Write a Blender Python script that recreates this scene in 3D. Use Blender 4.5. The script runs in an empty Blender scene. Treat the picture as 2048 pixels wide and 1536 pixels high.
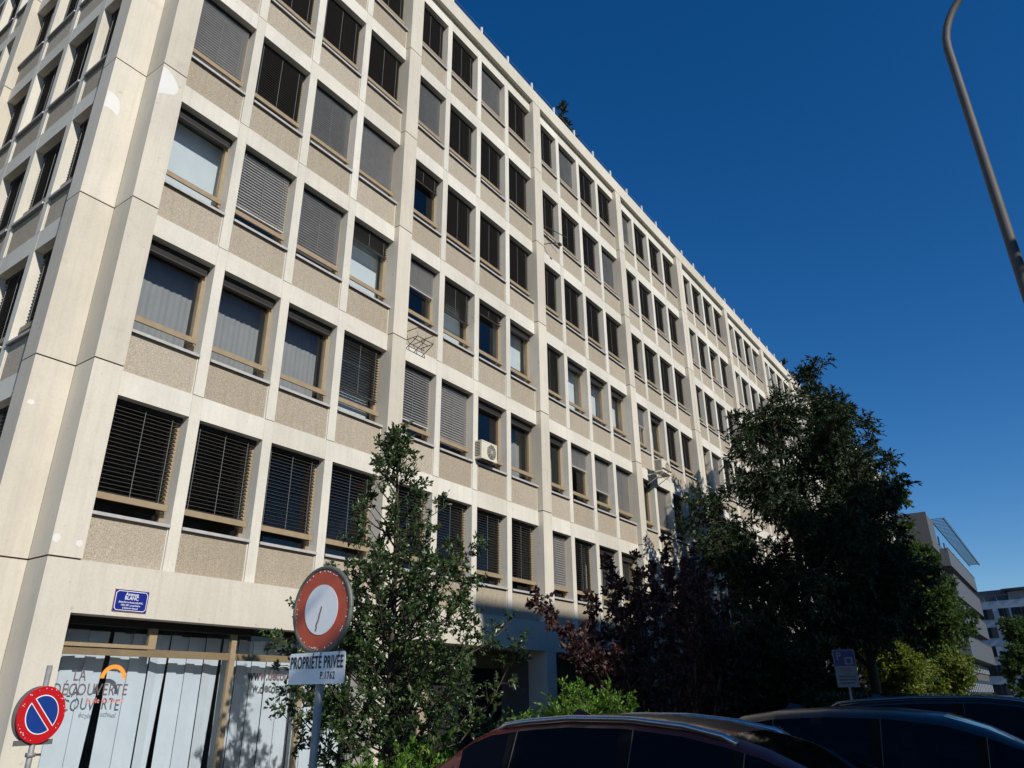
import bpy, math, random
import numpy as np
from mathutils import Vector, Matrix
R = math.radians
sc = bpy.context.scene
col = sc.collection

# ------------------------------------------------------------------ camera
CAM = np.array([-11.685, -11.801, 1.603])
A_, B_, C_ = 0.9586, 0.4039, -0.0091
fw = np.array([math.sin(A_)*math.cos(B_), math.cos(A_)*math.cos(B_), math.sin(B_)])
r0 = np.array([math.cos(A_), -math.sin(A_), 0.0]); u0 = np.cross(r0, fw)
rt = r0*math.cos(C_) + u0*math.sin(C_); up = -r0*math.sin(C_) + u0*math.cos(C_)
cd = bpy.data.cameras.new('camera'); cam = bpy.data.objects.new('camera', cd); col.objects.link(cam)
cam.matrix_world = Matrix([[rt[0], up[0], -fw[0], CAM[0]], [rt[1], up[1], -fw[1], CAM[1]], [rt[2], up[2], -fw[2], CAM[2]], [0, 0, 0, 1]])
cd.sensor_width = 36.0; cd.lens = 1476.3/2048*36.0
cd.clip_start = 0.05; cd.clip_end = 3000
sc.camera = cam
# ------------------------------------------------------------------ sky, sun, exposure
SUN_EL, SUN_AZ = R(30.7), R(197)          # azimuth measured from +Y towards +X
w = bpy.data.worlds.new('World'); sc.world = w; w.use_nodes = True
nt = w.node_tree; nt.nodes.clear()
sky = nt.nodes.new('ShaderNodeTexSky'); sky.sky_type = 'NISHITA'; sky.sun_disc = False
sky.sun_elevation = SUN_EL; sky.sun_rotation = SUN_AZ
sky.altitude = 400; sky.air_density = 1.0; sky.dust_density = 0.0; sky.ozone_density = 4.0
hs = nt.nodes.new('ShaderNodeHueSaturation'); hs.inputs['Hue'].default_value = .506; hs.inputs['Saturation'].default_value = 1.31
bg = nt.nodes.new('ShaderNodeBackground'); bg.inputs['Strength'].default_value = 0.104
wo = nt.nodes.new('ShaderNodeOutputWorld')
nt.links.new(sky.outputs[0], hs.inputs['Color']); nt.links.new(hs.outputs[0], bg.inputs[0]); nt.links.new(bg.outputs[0], wo.inputs[0])
sd = bpy.data.lights.new('sun', 'SUN'); sd.energy = 4.7; sd.angle = R(0.53); sd.color = (1.0, 0.945, 0.86)
sun = bpy.data.objects.new('sun', sd); col.objects.link(sun)
sdir = Vector((math.sin(SUN_AZ)*math.cos(SUN_EL), math.cos(SUN_AZ)*math.cos(SUN_EL), math.sin(SUN_EL)))
sun.rotation_euler = sdir.to_track_quat('Z', 'Y').to_euler(); sun.location = (-20, -60, 40)
vs = sc.view_settings; vs.view_transform = 'Standard'; vs.look = 'None'; vs.exposure = 0.0; vs.gamma = 1.0; vs.use_curve_mapping = False

# ------------------------------------------------------------------ materials
MATS = {}
def mat(name):
    m = bpy.data.materials.new(name); m.use_nodes = True; MATS[name] = m
    return m, m.node_tree, m.node_tree.nodes['Principled BSDF']
def N(t, typ, **kw):
    n = t.nodes.new(typ)
    for k, v in kw.items():
        if k in n.inputs: n.inputs[k].default_value = v
        else: setattr(n, k, v)
    return n
def c4(c): return (c[0], c[1], c[2], 1.0)
def mapping(t, scale):
    tc = N(t, 'ShaderNodeTexCoord'); mp = N(t, 'ShaderNodeMapping'); mp.inputs['Scale'].default_value = scale
    t.links.new(tc.outputs['Object'], mp.inputs[0]); return mp.outputs[0]
def noise(t, vec, scale, detail=4, rough=.6):
    n = N(t, 'ShaderNodeTexNoise', Scale=scale, Detail=detail, Roughness=rough); t.links.new(vec, n.inputs['Vector']); return n.outputs['Fac']
def ramp(t, fac, stops):
    r = N(t, 'ShaderNodeValToRGB'); e = r.color_ramp.elements
    while len(e) < len(stops): e.new(0.5)
    for i, (p, c) in enumerate(stops): e[i].position = p; e[i].color = c4(c)
    t.links.new(fac, r.inputs[0]); return r.outputs[0]
def mixc(t, fac, a, b, mode='MIX'):
    m = t.nodes.new('ShaderNodeMix'); m.data_type = 'RGBA'; m.blend_type = mode
    if isinstance(fac, float): m.inputs[0].default_value = fac
    else: t.links.new(fac, m.inputs[0])
    for i, x in ((6, a), (7, b)):
        if isinstance(x, (tuple, list)): m.inputs[i].default_value = c4(x)
        else: t.links.new(x, m.inputs[i])
    return m.outputs[2]
def bump(t, b, h, strength, dist=0.01):
    n = N(t, 'ShaderNodeBump', Strength=strength, Distance=dist); t.links.new(h, n.inputs['Height']); t.links.new(n.outputs[0], b.inputs['Normal'])

def concrete(name, base, var=.10, streak=.16, spots=True, bs=.25, bands=True):
    m, t, b = mat(name); g = mapping(t, (1, 1, 1))
    big = noise(t, g, .55, 5, .6)
    c = ramp(t, big, [(.3, tuple(x*(1-var) for x in base)), (.7, tuple(min(1, x*(1+var*.6)) for x in base))])
    st = mapping(t, (7, 7, .35)); s = noise(t, st, 1.6, 5, .65)
    c = mixc(t, ramp(t, s, [(.45, (0, 0, 0)), (.8, (streak,)*3)]), c, tuple(x*.45 for x in base))
    fine = noise(t, g, 26, 3, .7)
    c = mixc(t, ramp(t, fine, [(.35, (.12,)*3), (.6, (0, 0, 0))]), c, tuple(x*.5 for x in base))
    if spots:
        sp = noise(t, g, 9, 2, .5)
        c = mixc(t, ramp(t, sp, [(.70, (0, 0, 0)), (.76, (.45,)*3)]), c, (base[0]*.5, base[1]*.42, base[2]*.38))
        sp2 = noise(t, mapping(t, (1, 1, 1.6)), 2.1, 3, .6)
        c = mixc(t, ramp(t, sp2, [(.62, (0, 0, 0)), (.74, (.22,)*3)]), c, (base[0]*.62, base[1]*.57, base[2]*.5))
    gi = N(t, 'ShaderNodeNewGeometry'); c = mixc(t, 1.0, c, ramp(t, gi.outputs['Random Per Island'], [(0, (.91, .90, .88)), (1, (1.04, 1.04, 1.04))]), 'MULTIPLY')
    t.links.new(c, b.inputs['Base Color']); b.inputs['Roughness'].default_value = .88
    b.inputs['Specular IOR Level'].default_value = .25
    bump(t, b, fine, bs, .006)
    return m
def plain(name, c, rough=.5, metal=0.0, spec=.5, var=.12, nscale=8, coat=0.0, bmp=0.0):
    m, t, b = mat(name); g = mapping(t, (1, 1, 1)); f = noise(t, g, nscale, 4, .6)
    t.links.new(ramp(t, f, [(.3, tuple(x*(1-var) for x in c)), (.72, tuple(min(1, x*(1+var)) for x in c))]), b.inputs['Base Color'])
    b.inputs['Roughness'].default_value = rough; b.inputs['Metallic'].default_value = metal; b.inputs['Specular IOR Level'].default_value = spec
    if coat: b.inputs['Coat Weight'].default_value = coat; b.inputs['Coat Roughness'].default_value = .04
    if bmp: bump(t, b, f, bmp, .01)
    return m
M_PIL = concrete('pilaster_concrete', (.60, .555, .465), streak=.24)
M_MUL = concrete('mullion_concrete', (.65, .62, .54), var=.13, streak=.22, spots=True)
M_GF = concrete('ground_floor_concrete', (.60, .56, .475), streak=.22)
M_CORN = concrete('cornice_concrete', (.58, .54, .45), streak=.18, spots=False)
# exposed aggregate spandrel
m, t, b = mat('washed_gravel_panel'); g = mapping(t, (1, 1, 1)); M_AGG = m
v = N(t, 'ShaderNodeTexVoronoi', Scale=85.0); t.links.new(g, v.inputs['Vector'])
cc = ramp(t, v.outputs['Color'], [(.15, (.30, .25, .185)), (.5, (.42, .365, .285)), (.86, (.50, .445, .36)), (.97, (.70, .66, .58))])
bigv = noise(t, g, .8, 4, .6)
cc = mixc(t, ramp(t, bigv, [(.35, (.0,)*3), (.75, (.22,)*3)]), cc, (.30, .25, .19))
stv = noise(t, mapping(t, (9, 9, .6)), 1.5, 4, .6)
cc = mixc(t, ramp(t, stv, [(.5, (.0,)*3), (.8, (.34,)*3)]), cc, (.26, .22, .17))
gi = N(t, 'ShaderNodeNewGeometry'); cc = mixc(t, 1.0, cc, ramp(t, gi.outputs['Random Per Island'], [(0, (.86, .84, .80)), (1, (1.06, 1.06, 1.06))]), 'MULTIPLY')
t.links.new(cc, b.inputs['Base Color']); b.inputs['Roughness'].default_value = .9; b.inputs['Specular IOR Level'].default_value = .3
bump(t, b, v.outputs['Distance'], .6, .012)
M_JOINT = plain('joint_mastic', (.07, .035, .028), .9, spec=.1)
M_PATCH = plain('filler_patch', (.68, .665, .63), .9, spec=.2, var=.04)
M_TAN = plain('tan_metal_frame', (.30, .228, .14), .5, .0, .4, var=.10)
M_TAND = plain('brown_metal_frame', (.20, .15, .085), .5, .0, .4, var=.12)
M_SILL = plain('aluminium_sill', (.42, .41, .40), .6, .05, .5)
M_SLAT = plain('slat_shaded_tone', (.075, .067, .06), .5, .0, .35, var=.10)  # slat colour darkened for the shaded undersides of level slats
M_SLATG = plain('slat_sunlit_tone', (.56, .535, .51), .5, .0, .35, var=.10)  # same slats, colour lightened for sun on the tilted faces
M_CORD = plain('blind_cord', (.20, .22, .21), .6)
M_BOX = plain('blind_box_dark', (.020, .018, .016), .6, spec=.3)
M_DARK = plain('interior_dark', (.025, .024, .024), .9, spec=.1)
M_ROOM = plain('interior_wall', (.16, .15, .14), .9, spec=.1)
M_CURG = plain('curtain_grey', (.33, .32, .31), .9, spec=.05, var=.05, nscale=3)
M_CURW = plain('curtain_white', (.66, .69, .70), .9, spec=.05, var=.04, nscale=3)
M_STRIP = plain('vertical_blind_strip', (.66, .70, .755), .85, spec=.1, var=.05, nscale=3)
M_METAL = plain('galvanised_steel', (.27, .27, .265), .55, .25, .5, var=.2, nscale=14)
M_MDARK = plain('rusty_dark_steel', (.07, .05, .04), .7, .3, .4, var=.3, nscale=20)
M_WHITEP = plain('cream_plastic', (.62, .58, .47), .5, .0, .5, var=.08)
M_BLACK = plain('black_rubber', (.02, .02, .02), .7)
def glass(name, tint=(.86, .9, .92), ior=1.5, boost=1.0):
    m = bpy.data.materials.new(name); m.use_nodes = True; t = m.node_tree; t.nodes.clear()
    tr = N(t, 'ShaderNodeBsdfTransparent'); tr.inputs[0].default_value = c4(tint)
    gl = N(t, 'ShaderNodeBsdfGlossy'); gl.inputs['Roughness'].default_value = .015; gl.inputs['Color'].default_value = (1, 1, 1, 1)
    fr = N(t, 'ShaderNodeFresnel', IOR=ior); mx = N(t, 'ShaderNodeMixShader'); o = N(t, 'ShaderNodeOutputMaterial')
    g = mapping(t, (1, 1, 1)); bn = N(t, 'ShaderNodeBump', Strength=.04, Distance=.02)
    t.links.new(noise(t, g, 1.3, 2, .5), bn.inputs['Height']); t.links.new(bn.outputs[0], gl.inputs['Normal'])
    t.links.new(fr.outputs[0], mx.inputs[0]); t.links.new(tr.outputs[0], mx.inputs[1]); t.links.new(gl.outputs[0], mx.inputs[2])
    t.links.new(mx.outputs[0], o.inputs[0]); MATS[name] = m; return m
M_GLASS = glass('window_glass', (.80, .84, .86), 1.52)
M_CARGLASS = glass('car_glass', (.22, .24, .26), 1.28)

def leafmat(name, cols, rough=.5, spec=.3, trans=.25, tcol=None):
    m, t, b = mat(name); gi = N(t, 'ShaderNodeNewGeometry')
    n = len(cols); c = ramp(t, gi.outputs['Random Per Island'], [(i/(n-1), x) for i, x in enumerate(cols)])
    t.links.new(c, b.inputs['Base Color']); b.inputs['Roughness'].default_value = rough; b.inputs['Specular IOR Level'].default_value = spec
    tb = N(t, 'ShaderNodeBsdfTranslucent'); ms = N(t, 'ShaderNodeMixShader'); ms.inputs[0].default_value = trans
    if tcol: tb.inputs[0].default_value = c4(tcol)
    else: t.links.new(mixc(t, 1.0, c, (1.5, 1.7, .7), 'MULTIPLY'), tb.inputs[0])
    o = t.nodes['Material Output']
    t.links.new(b.outputs[0], ms.inputs[1]); t.links.new(tb.outputs[0], ms.inputs[2]); t.links.new(ms.outputs[0], o.inputs[0]); return m
L_HOLLY = leafmat('holly_leaf', [(.018, .034, .012), (.034, .06, .02), (.055, .09, .03), (.09, .125, .045)], .32, .42, .12)
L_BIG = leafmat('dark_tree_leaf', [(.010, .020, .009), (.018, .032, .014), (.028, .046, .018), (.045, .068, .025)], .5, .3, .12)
L_GREEN = leafmat('bright_bush_leaf', [(.03, .07, .01), (.055, .125, .014), (.09, .19, .02), (.17, .29, .035)], .5, .3, .28)
L_YEL = leafmat('yellow_green_leaf', [(.06, .10, .02), (.10, .14, .028), (.16, .19, .035), (.28, .27, .05)], .5, .3, .35)
L_LIME = leafmat('sunlit_green_leaf', [(.02, .042, .012), (.04, .07, .018), (.065, .105, .025), (.11, .15, .04)], .5, .3, .3)
L_PUR = leafmat('purple_leaf', [(.030, .018, .018), (.048, .028, .027), (.07, .038, .036), (.11, .045, .045)], .5, .3, .2, (.10, .03, .035))
L_MID = leafmat('mid_green_leaf', [(.03, .06, .02), (.05, .09, .03), (.08, .12, .04)], .5, .3, .3)
M_BARK = plain('bark', (.07, .055, .042), .9, spec=.15, var=.4, nscale=12, bmp=.5)
M_BARKP = plain('pale_bark', (.30, .28, .23), .85, spec=.15, var=.25, nscale=12, bmp=.3)
M_STEM = plain('thin_stem', (.13, .11, .085), .8, spec=.15, var=.3)
M_ASPH = plain('asphalt', (.05, .05, .052), .9, spec=.25, var=.25, nscale=40, bmp=.3)
M_PAVE = plain('paving', (.26, .25, .23), .9, spec=.2, var=.18, nscale=6, bmp=.2)
M_SOIL = plain('planting_soil', (.06, .05, .03), .95, spec=.1, var=.4, nscale=9, bmp=.6)
M_PAINT = plain('white_road_paint', (.62, .62, .6), .8, var=.12)

# ------------------------------------------------------------------ mesh builder
BOXF = np.array([[0, 3, 2, 1], [4, 5, 6, 7], [0, 1, 5, 4], [1, 2, 6, 5], [2, 3, 7, 6], [3, 0, 4, 7]])
class MB:
    def __init__(s): s.v = []; s.f = []; s.m = []; s.mats = []; s.n = 0
    def mi(s, m):
        if m not in s.mats: s.mats.append(m)
        return s.mats.index(m)
    def add(s, vs, fs, m):
        vs = np.asarray(vs, float).reshape(-1, 3); k = s.mi(m)
        s.v.append(vs)
        for f in fs: s.f.append([int(i)+s.n for i in f]); s.m.append(k)
        s.n += len(vs)
    def box(s, x0, x1, y0, y1, z0, z1, m, M=None):
        vs = np.array([[x0, y0, z0], [x1, y0, z0], [x1, y1, z0], [x0, y1, z0], [x0, y0, z1], [x1, y0, z1], [x1, y1, z1], [x0, y1, z1]], float)
        if M is not None: vs = vs @ np.array(M)[:3, :3].T + np.array(M)[:3, 3]
        s.add(vs, BOXF, m)
    def tube(s, pts, rad, m, seg=6, cap=True):
        pts = np.asarray(pts, float); n = len(pts)
        rad = np.full(n, rad) if np.isscalar(rad) else np.asarray(rad)
        T = np.gradient(pts, axis=0); T /= np.linalg.norm(T, axis=1)[:, None]+1e-9
        ref = np.array([0, 0, 1.]) if abs(T[0][2]) < .9 else np.array([1., 0, 0])
        a = np.cross(T, ref); a /= np.linalg.norm(a, axis=1)[:, None]+1e-9; b = np.cross(T, a)
        an = np.arange(seg)/seg*2*np.pi
        ring = pts[:, None, :] + rad[:, None, None]*(np.cos(an)[None, :, None]*a[:, None, :]+np.sin(an)[None, :, None]*b[:, None, :])
        fs = [[i*seg+j, (i+1)*seg+j, (i+1)*seg+(j+1) % seg, i*seg+(j+1) % seg] for i in range(n-1) for j in range(seg)]
        if cap: fs.append(list(range(seg))); fs.append([(n-1)*seg+j for j in range(seg)][::-1])
        s.add(ring.reshape(-1, 3), fs, m)
    def prism(s, poly, M, th, m):
        """polygon in local xy, thickness th along local -z, placed by matrix M"""
        n = len(poly); M = np.array(M)
        vs = [[p[0], p[1], 0] for p in poly]+[[p[0], p[1], -th] for p in poly]
        vs = np.array(vs) @ M[:3, :3].T + M[:3, 3]
        s.add(vs, [list(range(n)), list(range(2*n-1, n-1, -1))]+[[i, i+n, (i+1) % n+n, (i+1) % n] for i in range(n)], m)
    def build(s, name, parent=None, smooth=False, xf=None, origin=None):
        v = np.concatenate(s.v) if s.v else np.zeros((0, 3)); f = s.f
        if xf is not None:
            v = xf(v); 
            if getattr(xf, 'flip', False): f = [x[::-1] for x in f]
        o3 = np.array(origin if origin is not None else (PORG.get(parent.name, (0, 0, 0)) if parent else (0, 0, 0)), float)
        me = bpy.data.meshes.new(name); me.from_pydata((v-o3).tolist(), [], f)
        for m in s.mats: me.materials.append(m)
        me.polygons.foreach_set('material_index', s.m); 
        if smooth: me.polygons.foreach_set('use_smooth', [True]*len(f))
        me.update(); o = bpy.data.objects.new(name, me); col.objects.link(o)
        if parent: o.parent = parent; PORG[o.name] = tuple(o3)
        elif origin is not None: o.location = origin; PORG[o.name] = tuple(o3)
        return o
PORG = {}
def thing(name, label, cat, loc=(0, 0, 0), group=None):
    o = bpy.data.objects.new(name, None); col.objects.link(o); o.location = loc; o.empty_display_size = .3
    PORG[o.name] = tuple(loc); o['label'] = label; o['category'] = cat
    if group: o['group'] = group
    return o
def tag(o, label=None, cat=None, group=None, kind=None):
    if label: o['label'] = label
    if cat: o['category'] = cat
    if group: o['group'] = group
    if kind: o['kind'] = kind
    return o
def text_into(mb, body, M, size, m, bold=0.0, xs=1.0, th=.002, shear=0.0, spacing=1.0, align='CENTER'):
    cu = bpy.data.curves.new('lettering', 'FONT'); cu.body = body; cu.size = size; cu.offset = bold; cu.shear = shear
    cu.align_x = align; cu.align_y = 'CENTER'; cu.space_character = spacing; cu.resolution_u = 3; cu.fill_mode = 'FRONT'
    o = bpy.data.objects.new('lettering', cu); col.objects.link(o)
    dg = bpy.context.evaluated_depsgraph_get(); dg.update(); me = bpy.data.meshes.new_from_object(o.evaluated_get(dg))
    v = np.array([list(x.co) for x in me.vertices]) if len(me.vertices) else np.zeros((0, 3)); v[:, 0] *= xs
    M = np.array(M); v = v @ M[:3, :3].T + M[:3, 3]
    if len(v): mb.add(v, [list(p.vertices) for p in me.polygons], m)
    bpy.data.objects.remove(o); bpy.data.curves.remove(cu); bpy.data.meshes.remove(me)
def frame_M(loc, n, upv=(0, 0, 1)):
    """local z = n (towards viewer), local y = up, local x = right as read"""
    n = Vector(n).normalized(); u = Vector(upv); x = u.cross(n).normalized(); y = n.cross(x)
    return Matrix([[x[0], y[0], n[0], loc[0]], [x[1], y[1], n[1], loc[1]], [x[2], y[2], n[2], loc[2]], [0, 0, 0, 1]])
def disc(mb, M, r, th, m, seg=48, z=0.0):
    M2 = Matrix(M) @ Matrix.Translation((0, 0, z))
    mb.prism([(r*math.cos(i/seg*2*math.pi), r*math.sin(i/seg*2*math.pi)) for i in range(seg)], M2, th, m)

# ------------------------------------------------------------------ ground
mb = MB(); mb.box(-400, 600, -400, 500, -.3, -.02, M_SOIL); tag(mb.build('ground'), kind='structure')
mb = MB(); mb.box(-200, 300, -19.5, -12.3, -.02, .0, M_ASPH); tag(mb.build('road'), kind='structure')
mb = MB(); mb.box(-9.0, 60, -12.3, -6.3, -.02, .003, M_ASPH); tag(mb.build('parking_area'), kind='structure')
mb = MB(); mb.box(-200, -9.0, -12.3, -5.6, -.02, .12, M_PAVE); mb.box(-9.0, 300, -6.3, -6.15, -.02, .12, M_PAVE)
mb.box(-200, 300, -2.0, .9, -.02, .12, M_PAVE); mb.box(-200, -6.0, -5.6, -2.0, -.02, .12, M_PAVE); tag(mb.build('pavement'), kind='structure')
mb = MB(); mb.box(-200, 300, -23.5, -19.5, -.02, .12, M_PAVE); tag(mb.build('pavement_across'), kind='structure')
mb = MB(); mb.box(-6.0, 120, -6.15, -2.0, -.02, .10, M_SOIL); tag(mb.build('planting_bed'), kind='structure')
mb = MB()
for x in range(-7, 40): 
    if (x+7) % 3 == 0: mb.box(x-.05, x+.05, -11.8, -6.6, .003, .007, M_PAINT)
tag(mb.build('road_markings'), kind='structure')

# ------------------------------------------------------------------ main building
H = 3.2; LV = [22.75]+[19.6-3.2*i for i in range(6)]     # level lines: cornice underside, then floors down to 3.6
BAYS = 12
def px0(k):                                              # left edge of pilaster k (k=0 corner pier, 1.. pilasters)
    if k == 0: return -6.70
    return (k-1)*6.685 + (.23 if k > 4 else 0)
def pw(k): return .72 if k == 4 else .49
def winx(k):                                             # openings and mullions of bay k
    a = px0(k)+pw(k); e = px0(k+1); s = px0(k+1)-6.685
    m = [s+1.87, s+3.47, s+5.07]
    return [(a, m[0]), (m[0]+.215, m[1]), (m[1]+.215, m[2]), (m[2]+.215, e)], [(x, x+.215) for x in m]
bld = thing('office_building', 'long six storey cream concrete office building with rows of recessed windows', 'building', (-6.7, .3, 0))
def ident(v): return v
def leftf(v): return np.stack([-7.32+v[:, 1], .63+v[:, 0], v[:, 2]], 1)
leftf.flip = True
def facade(pils, bays, mbs, zbot, xshift=None):
    """pils: (x0,w) ; bays: (openings, mullions) in local u; returns window list"""
    wins = []
    for (x, wd) in pils:
        P = MB(); mbs['pilaster'].append(P)
        zs = [zbot]+LV[::-1]
        for i in range(len(zs)-1):
            z0 = zs[i]+(.013 if i else 0); z1 = zs[i+1]-.013
            if wd > .6:
                P.box(x, x+.35, 0, .62, z0, z1, M_PIL); P.box(x+.375, x+wd, 0, .62, z0, z1, M_PIL); P.box(x+.35, x+.375, .02, .6, z0, z1, M_JOINT)
            else: P.box(x, x+wd, 0, .62, z0, z1, M_PIL if i else M_GF)
            if i < len(zs)-2: P.box(x+.012, x+wd-.012, .022, .6, z1, z1+.026, M_JOINT)
    for (ops, muls) in bays:
        S = Wl = MB(); mbs['bay'].append(S)
        for r in range(6):
            lt, lb = LV[r], LV[r+1]
            for (x0, x1) in muls:
                Wl.box(x0, x1, .17, .56, lb+.007, lt-.007 if r else lt+.03, M_MUL); Wl.box(x0+.005, x1-.005, .185, .55, lb-.007, lb+.007, M_JOINT)
            for (x0, x1) in ops:
                Wl.box(x0+.003, x1-.003, .172, .62, lt-.44, lt-.003 if r else lt+.03, M_MUL)
                S.box(x0, x1-.03, .205, .6, lb+.003, lb+.765, M_AGG); S.box(x1-.03, x1-.008, .19, .6, lb+.003, lb+.765, M_MUL)
                wins.append((r, x0, x1, lt-.44, lb+.77))
    return wins
mbs = {'pilaster': [], 'bay': []}
wins = []
wins_main = facade([(px0(k), pw(k)) for k in range(0, BAYS+1)], [winx(k) for k in range(BAYS)], mbs, 0)
# notch of the corner pier
zs = [0]+LV[::-1]; PB = mbs['pilaster'][0]
for i in range(len(zs)-1):
    z0 = zs[i]+(.013 if i else 0); z1 = zs[i+1]-.013
    PB.box(-7.32, -6.70, .63, 1.12, z0, z1, M_PIL if i else M_GF)
    if i < len(zs)-2: PB.box(-7.30, -6.70, .65, 1.10, z1, z1+.026, M_JOINT)
# filler patches and stains stuck on the pier
def blob(mb, cx, cz, rx, rz, y, m, seed, n=22, plane='y', cut=None):
    rg = random.Random(seed); pts = []
    for i in range(n):
        a = i/n*2*math.pi; k = 1+.12*rg.uniform(-1, 1)
        p = [cx+rx*k*math.cos(a), cz+rz*k*math.sin(a)]
        if cut is not None: p[0] = max(p[0], cut)
        pts.append(p)
    mb.add([[p[0], y, p[1]] for p in pts], [list(range(n))], m)
def patch(pts, y):
    PB.add([[p[0], y, p[1]] for p in pts], [list(range(len(pts)))], M_PATCH)
patch([(-6.697, 13.11), (-6.60, 13.10), (-6.50, 13.05), (-6.40, 12.95), (-6.335, 12.83), (-6.33, 12.72), (-6.38, 12.62), (-6.46, 12.57), (-6.58, 12.50), (-6.697, 12.42)], -.002)
patch([(-7.31, 12.36), (-7.22, 12.37), (-7.12, 12.33), (-7.06, 12.26), (-7.035, 12.12), (-7.03, 11.98), (-7.06, 11.93), (-7.15, 11.98), (-7.24, 12.0), (-7.31, 11.97)], .628)
for cx, cz, rx, rz, y in ((-6.64, 3.86, .055, .065, -.002), (-6.30, 3.83, .05, .05, -.002), (-7.21, 5.99, .05, .045, .628)): blob(PB, cx, cz, rx, rz, y, M_PATCH, int(cz*100))
for P_ in mbs['pilaster']: P_.build('corner_pier' if P_ is PB else 'pilaster', bld)
# each pilaster reads as one long pier series; mullions and spandrels as their own parts
for S_ in mbs['bay']: S_.build('wall', bld)
# left facade
lm = {'pilaster': [], 'bay': []}
def lbay(k):
    s = k*6.685; m = [s+1.87, s+3.47, s+5.07]
    return [(s+.49, m[0]), (m[0]+.215, m[1]), (m[1]+.215, m[2]), (m[2]+.215, s+6.685)], [(x, x+.215) for x in m]
wins_left = facade([(k*6.685, .49) for k in range(1, 4)], [lbay(k) for k in range(3)], lm, 0)
for P_ in lm['pilaster']: P_.build('pilaster', bld, xf=leftf)
for S_ in lm['bay']: S_.build('wall', bld, xf=leftf)
# cornice, parapet, roof, back
XE = px0(BAYS)+.49
mb = MB()
for k in range(-1, BAYS):
    a = -6.70 if k < 0 else px0(k+1); b_ = px0(k+2) if k+1 < BAYS else XE
    if k+1 < BAYS: mb.box(a+.004, b_-.004, 0, .7, 22.765, 23.36, M_CORN)
mb.box(-7.32, -6.70, .63, 21, 22.765, 23.36, M_CORN); mb.box(-6.7, XE, .02, .69, 22.77, 23.35, M_CORN)
mb.build('cornice', bld)
mb = MB(); mb.box(-7.0, XE, .6, 20.4, 22.9, 23.1, M_PAVE); mb.box(-7.0, XE, 20.4, 20.7, 0, 23.3, M_GF); mb.box(XE, XE+.1, .3, 20.4, 0, 23.3, M_GF)
mb.build('roof', bld)
# floors and dark rooms behind the windows
mb = MB()
for i, z in enumerate(LV): mb.box(-7.1+.5, XE, .62, 6, z-.42, z+.70 if i else z-.1, M_ROOM)
mb.box(-6.4, XE, 6, 6.1, 0, 22.7, M_ROOM)
for k in range(1, BAYS): mb.box(px0(k)+.2, px0(k)+.3, .62, 6, 0, 22.7, M_ROOM)
for i, z in enumerate(LV[1:]): mb.box(-6.8, -3, 6.1, 20.4, z-.42, z+.70, M_ROOM)
mb.box(-3.0, -2.9, 6.1, 20.4, 0, 22.7, M_ROOM)
mb.build('interior', bld)
# ground floor lintel
mb = MB()
for k in range(BAYS):
    a = px0(k)+pw(k); e = px0(k+1); mb.box(a+.002, e-.002, .004, .6, 2.834, 3.597, M_GF)
mb.box(-7.315, -6.9, 1.12, 20.6, 2.834, 3.597, M_GF); mb.build('lintel', bld)
# roof railing
M_SW0 = plain('white_metal_post', (.7, .7, .68), .5)
mb = MB(); x = -6.0+.34+.0
x = 3.54-1.605*6
while x < XE: 
    mb.box(x-.03, x+.03, .05, .11, 23.36, 23.74, M_SW0); x += 1.605
for z in (23.69, 23.52): mb.tube([(-6.5, .08, z), (XE, .08, z)], .006, M_METAL, 4)
mb.build('roof_railing', bld)

# ---- windows ----
SPEC = {}
def S(r, s):
    for c, k in enumerate(s.split()): SPEC[(r, c)] = k
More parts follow.
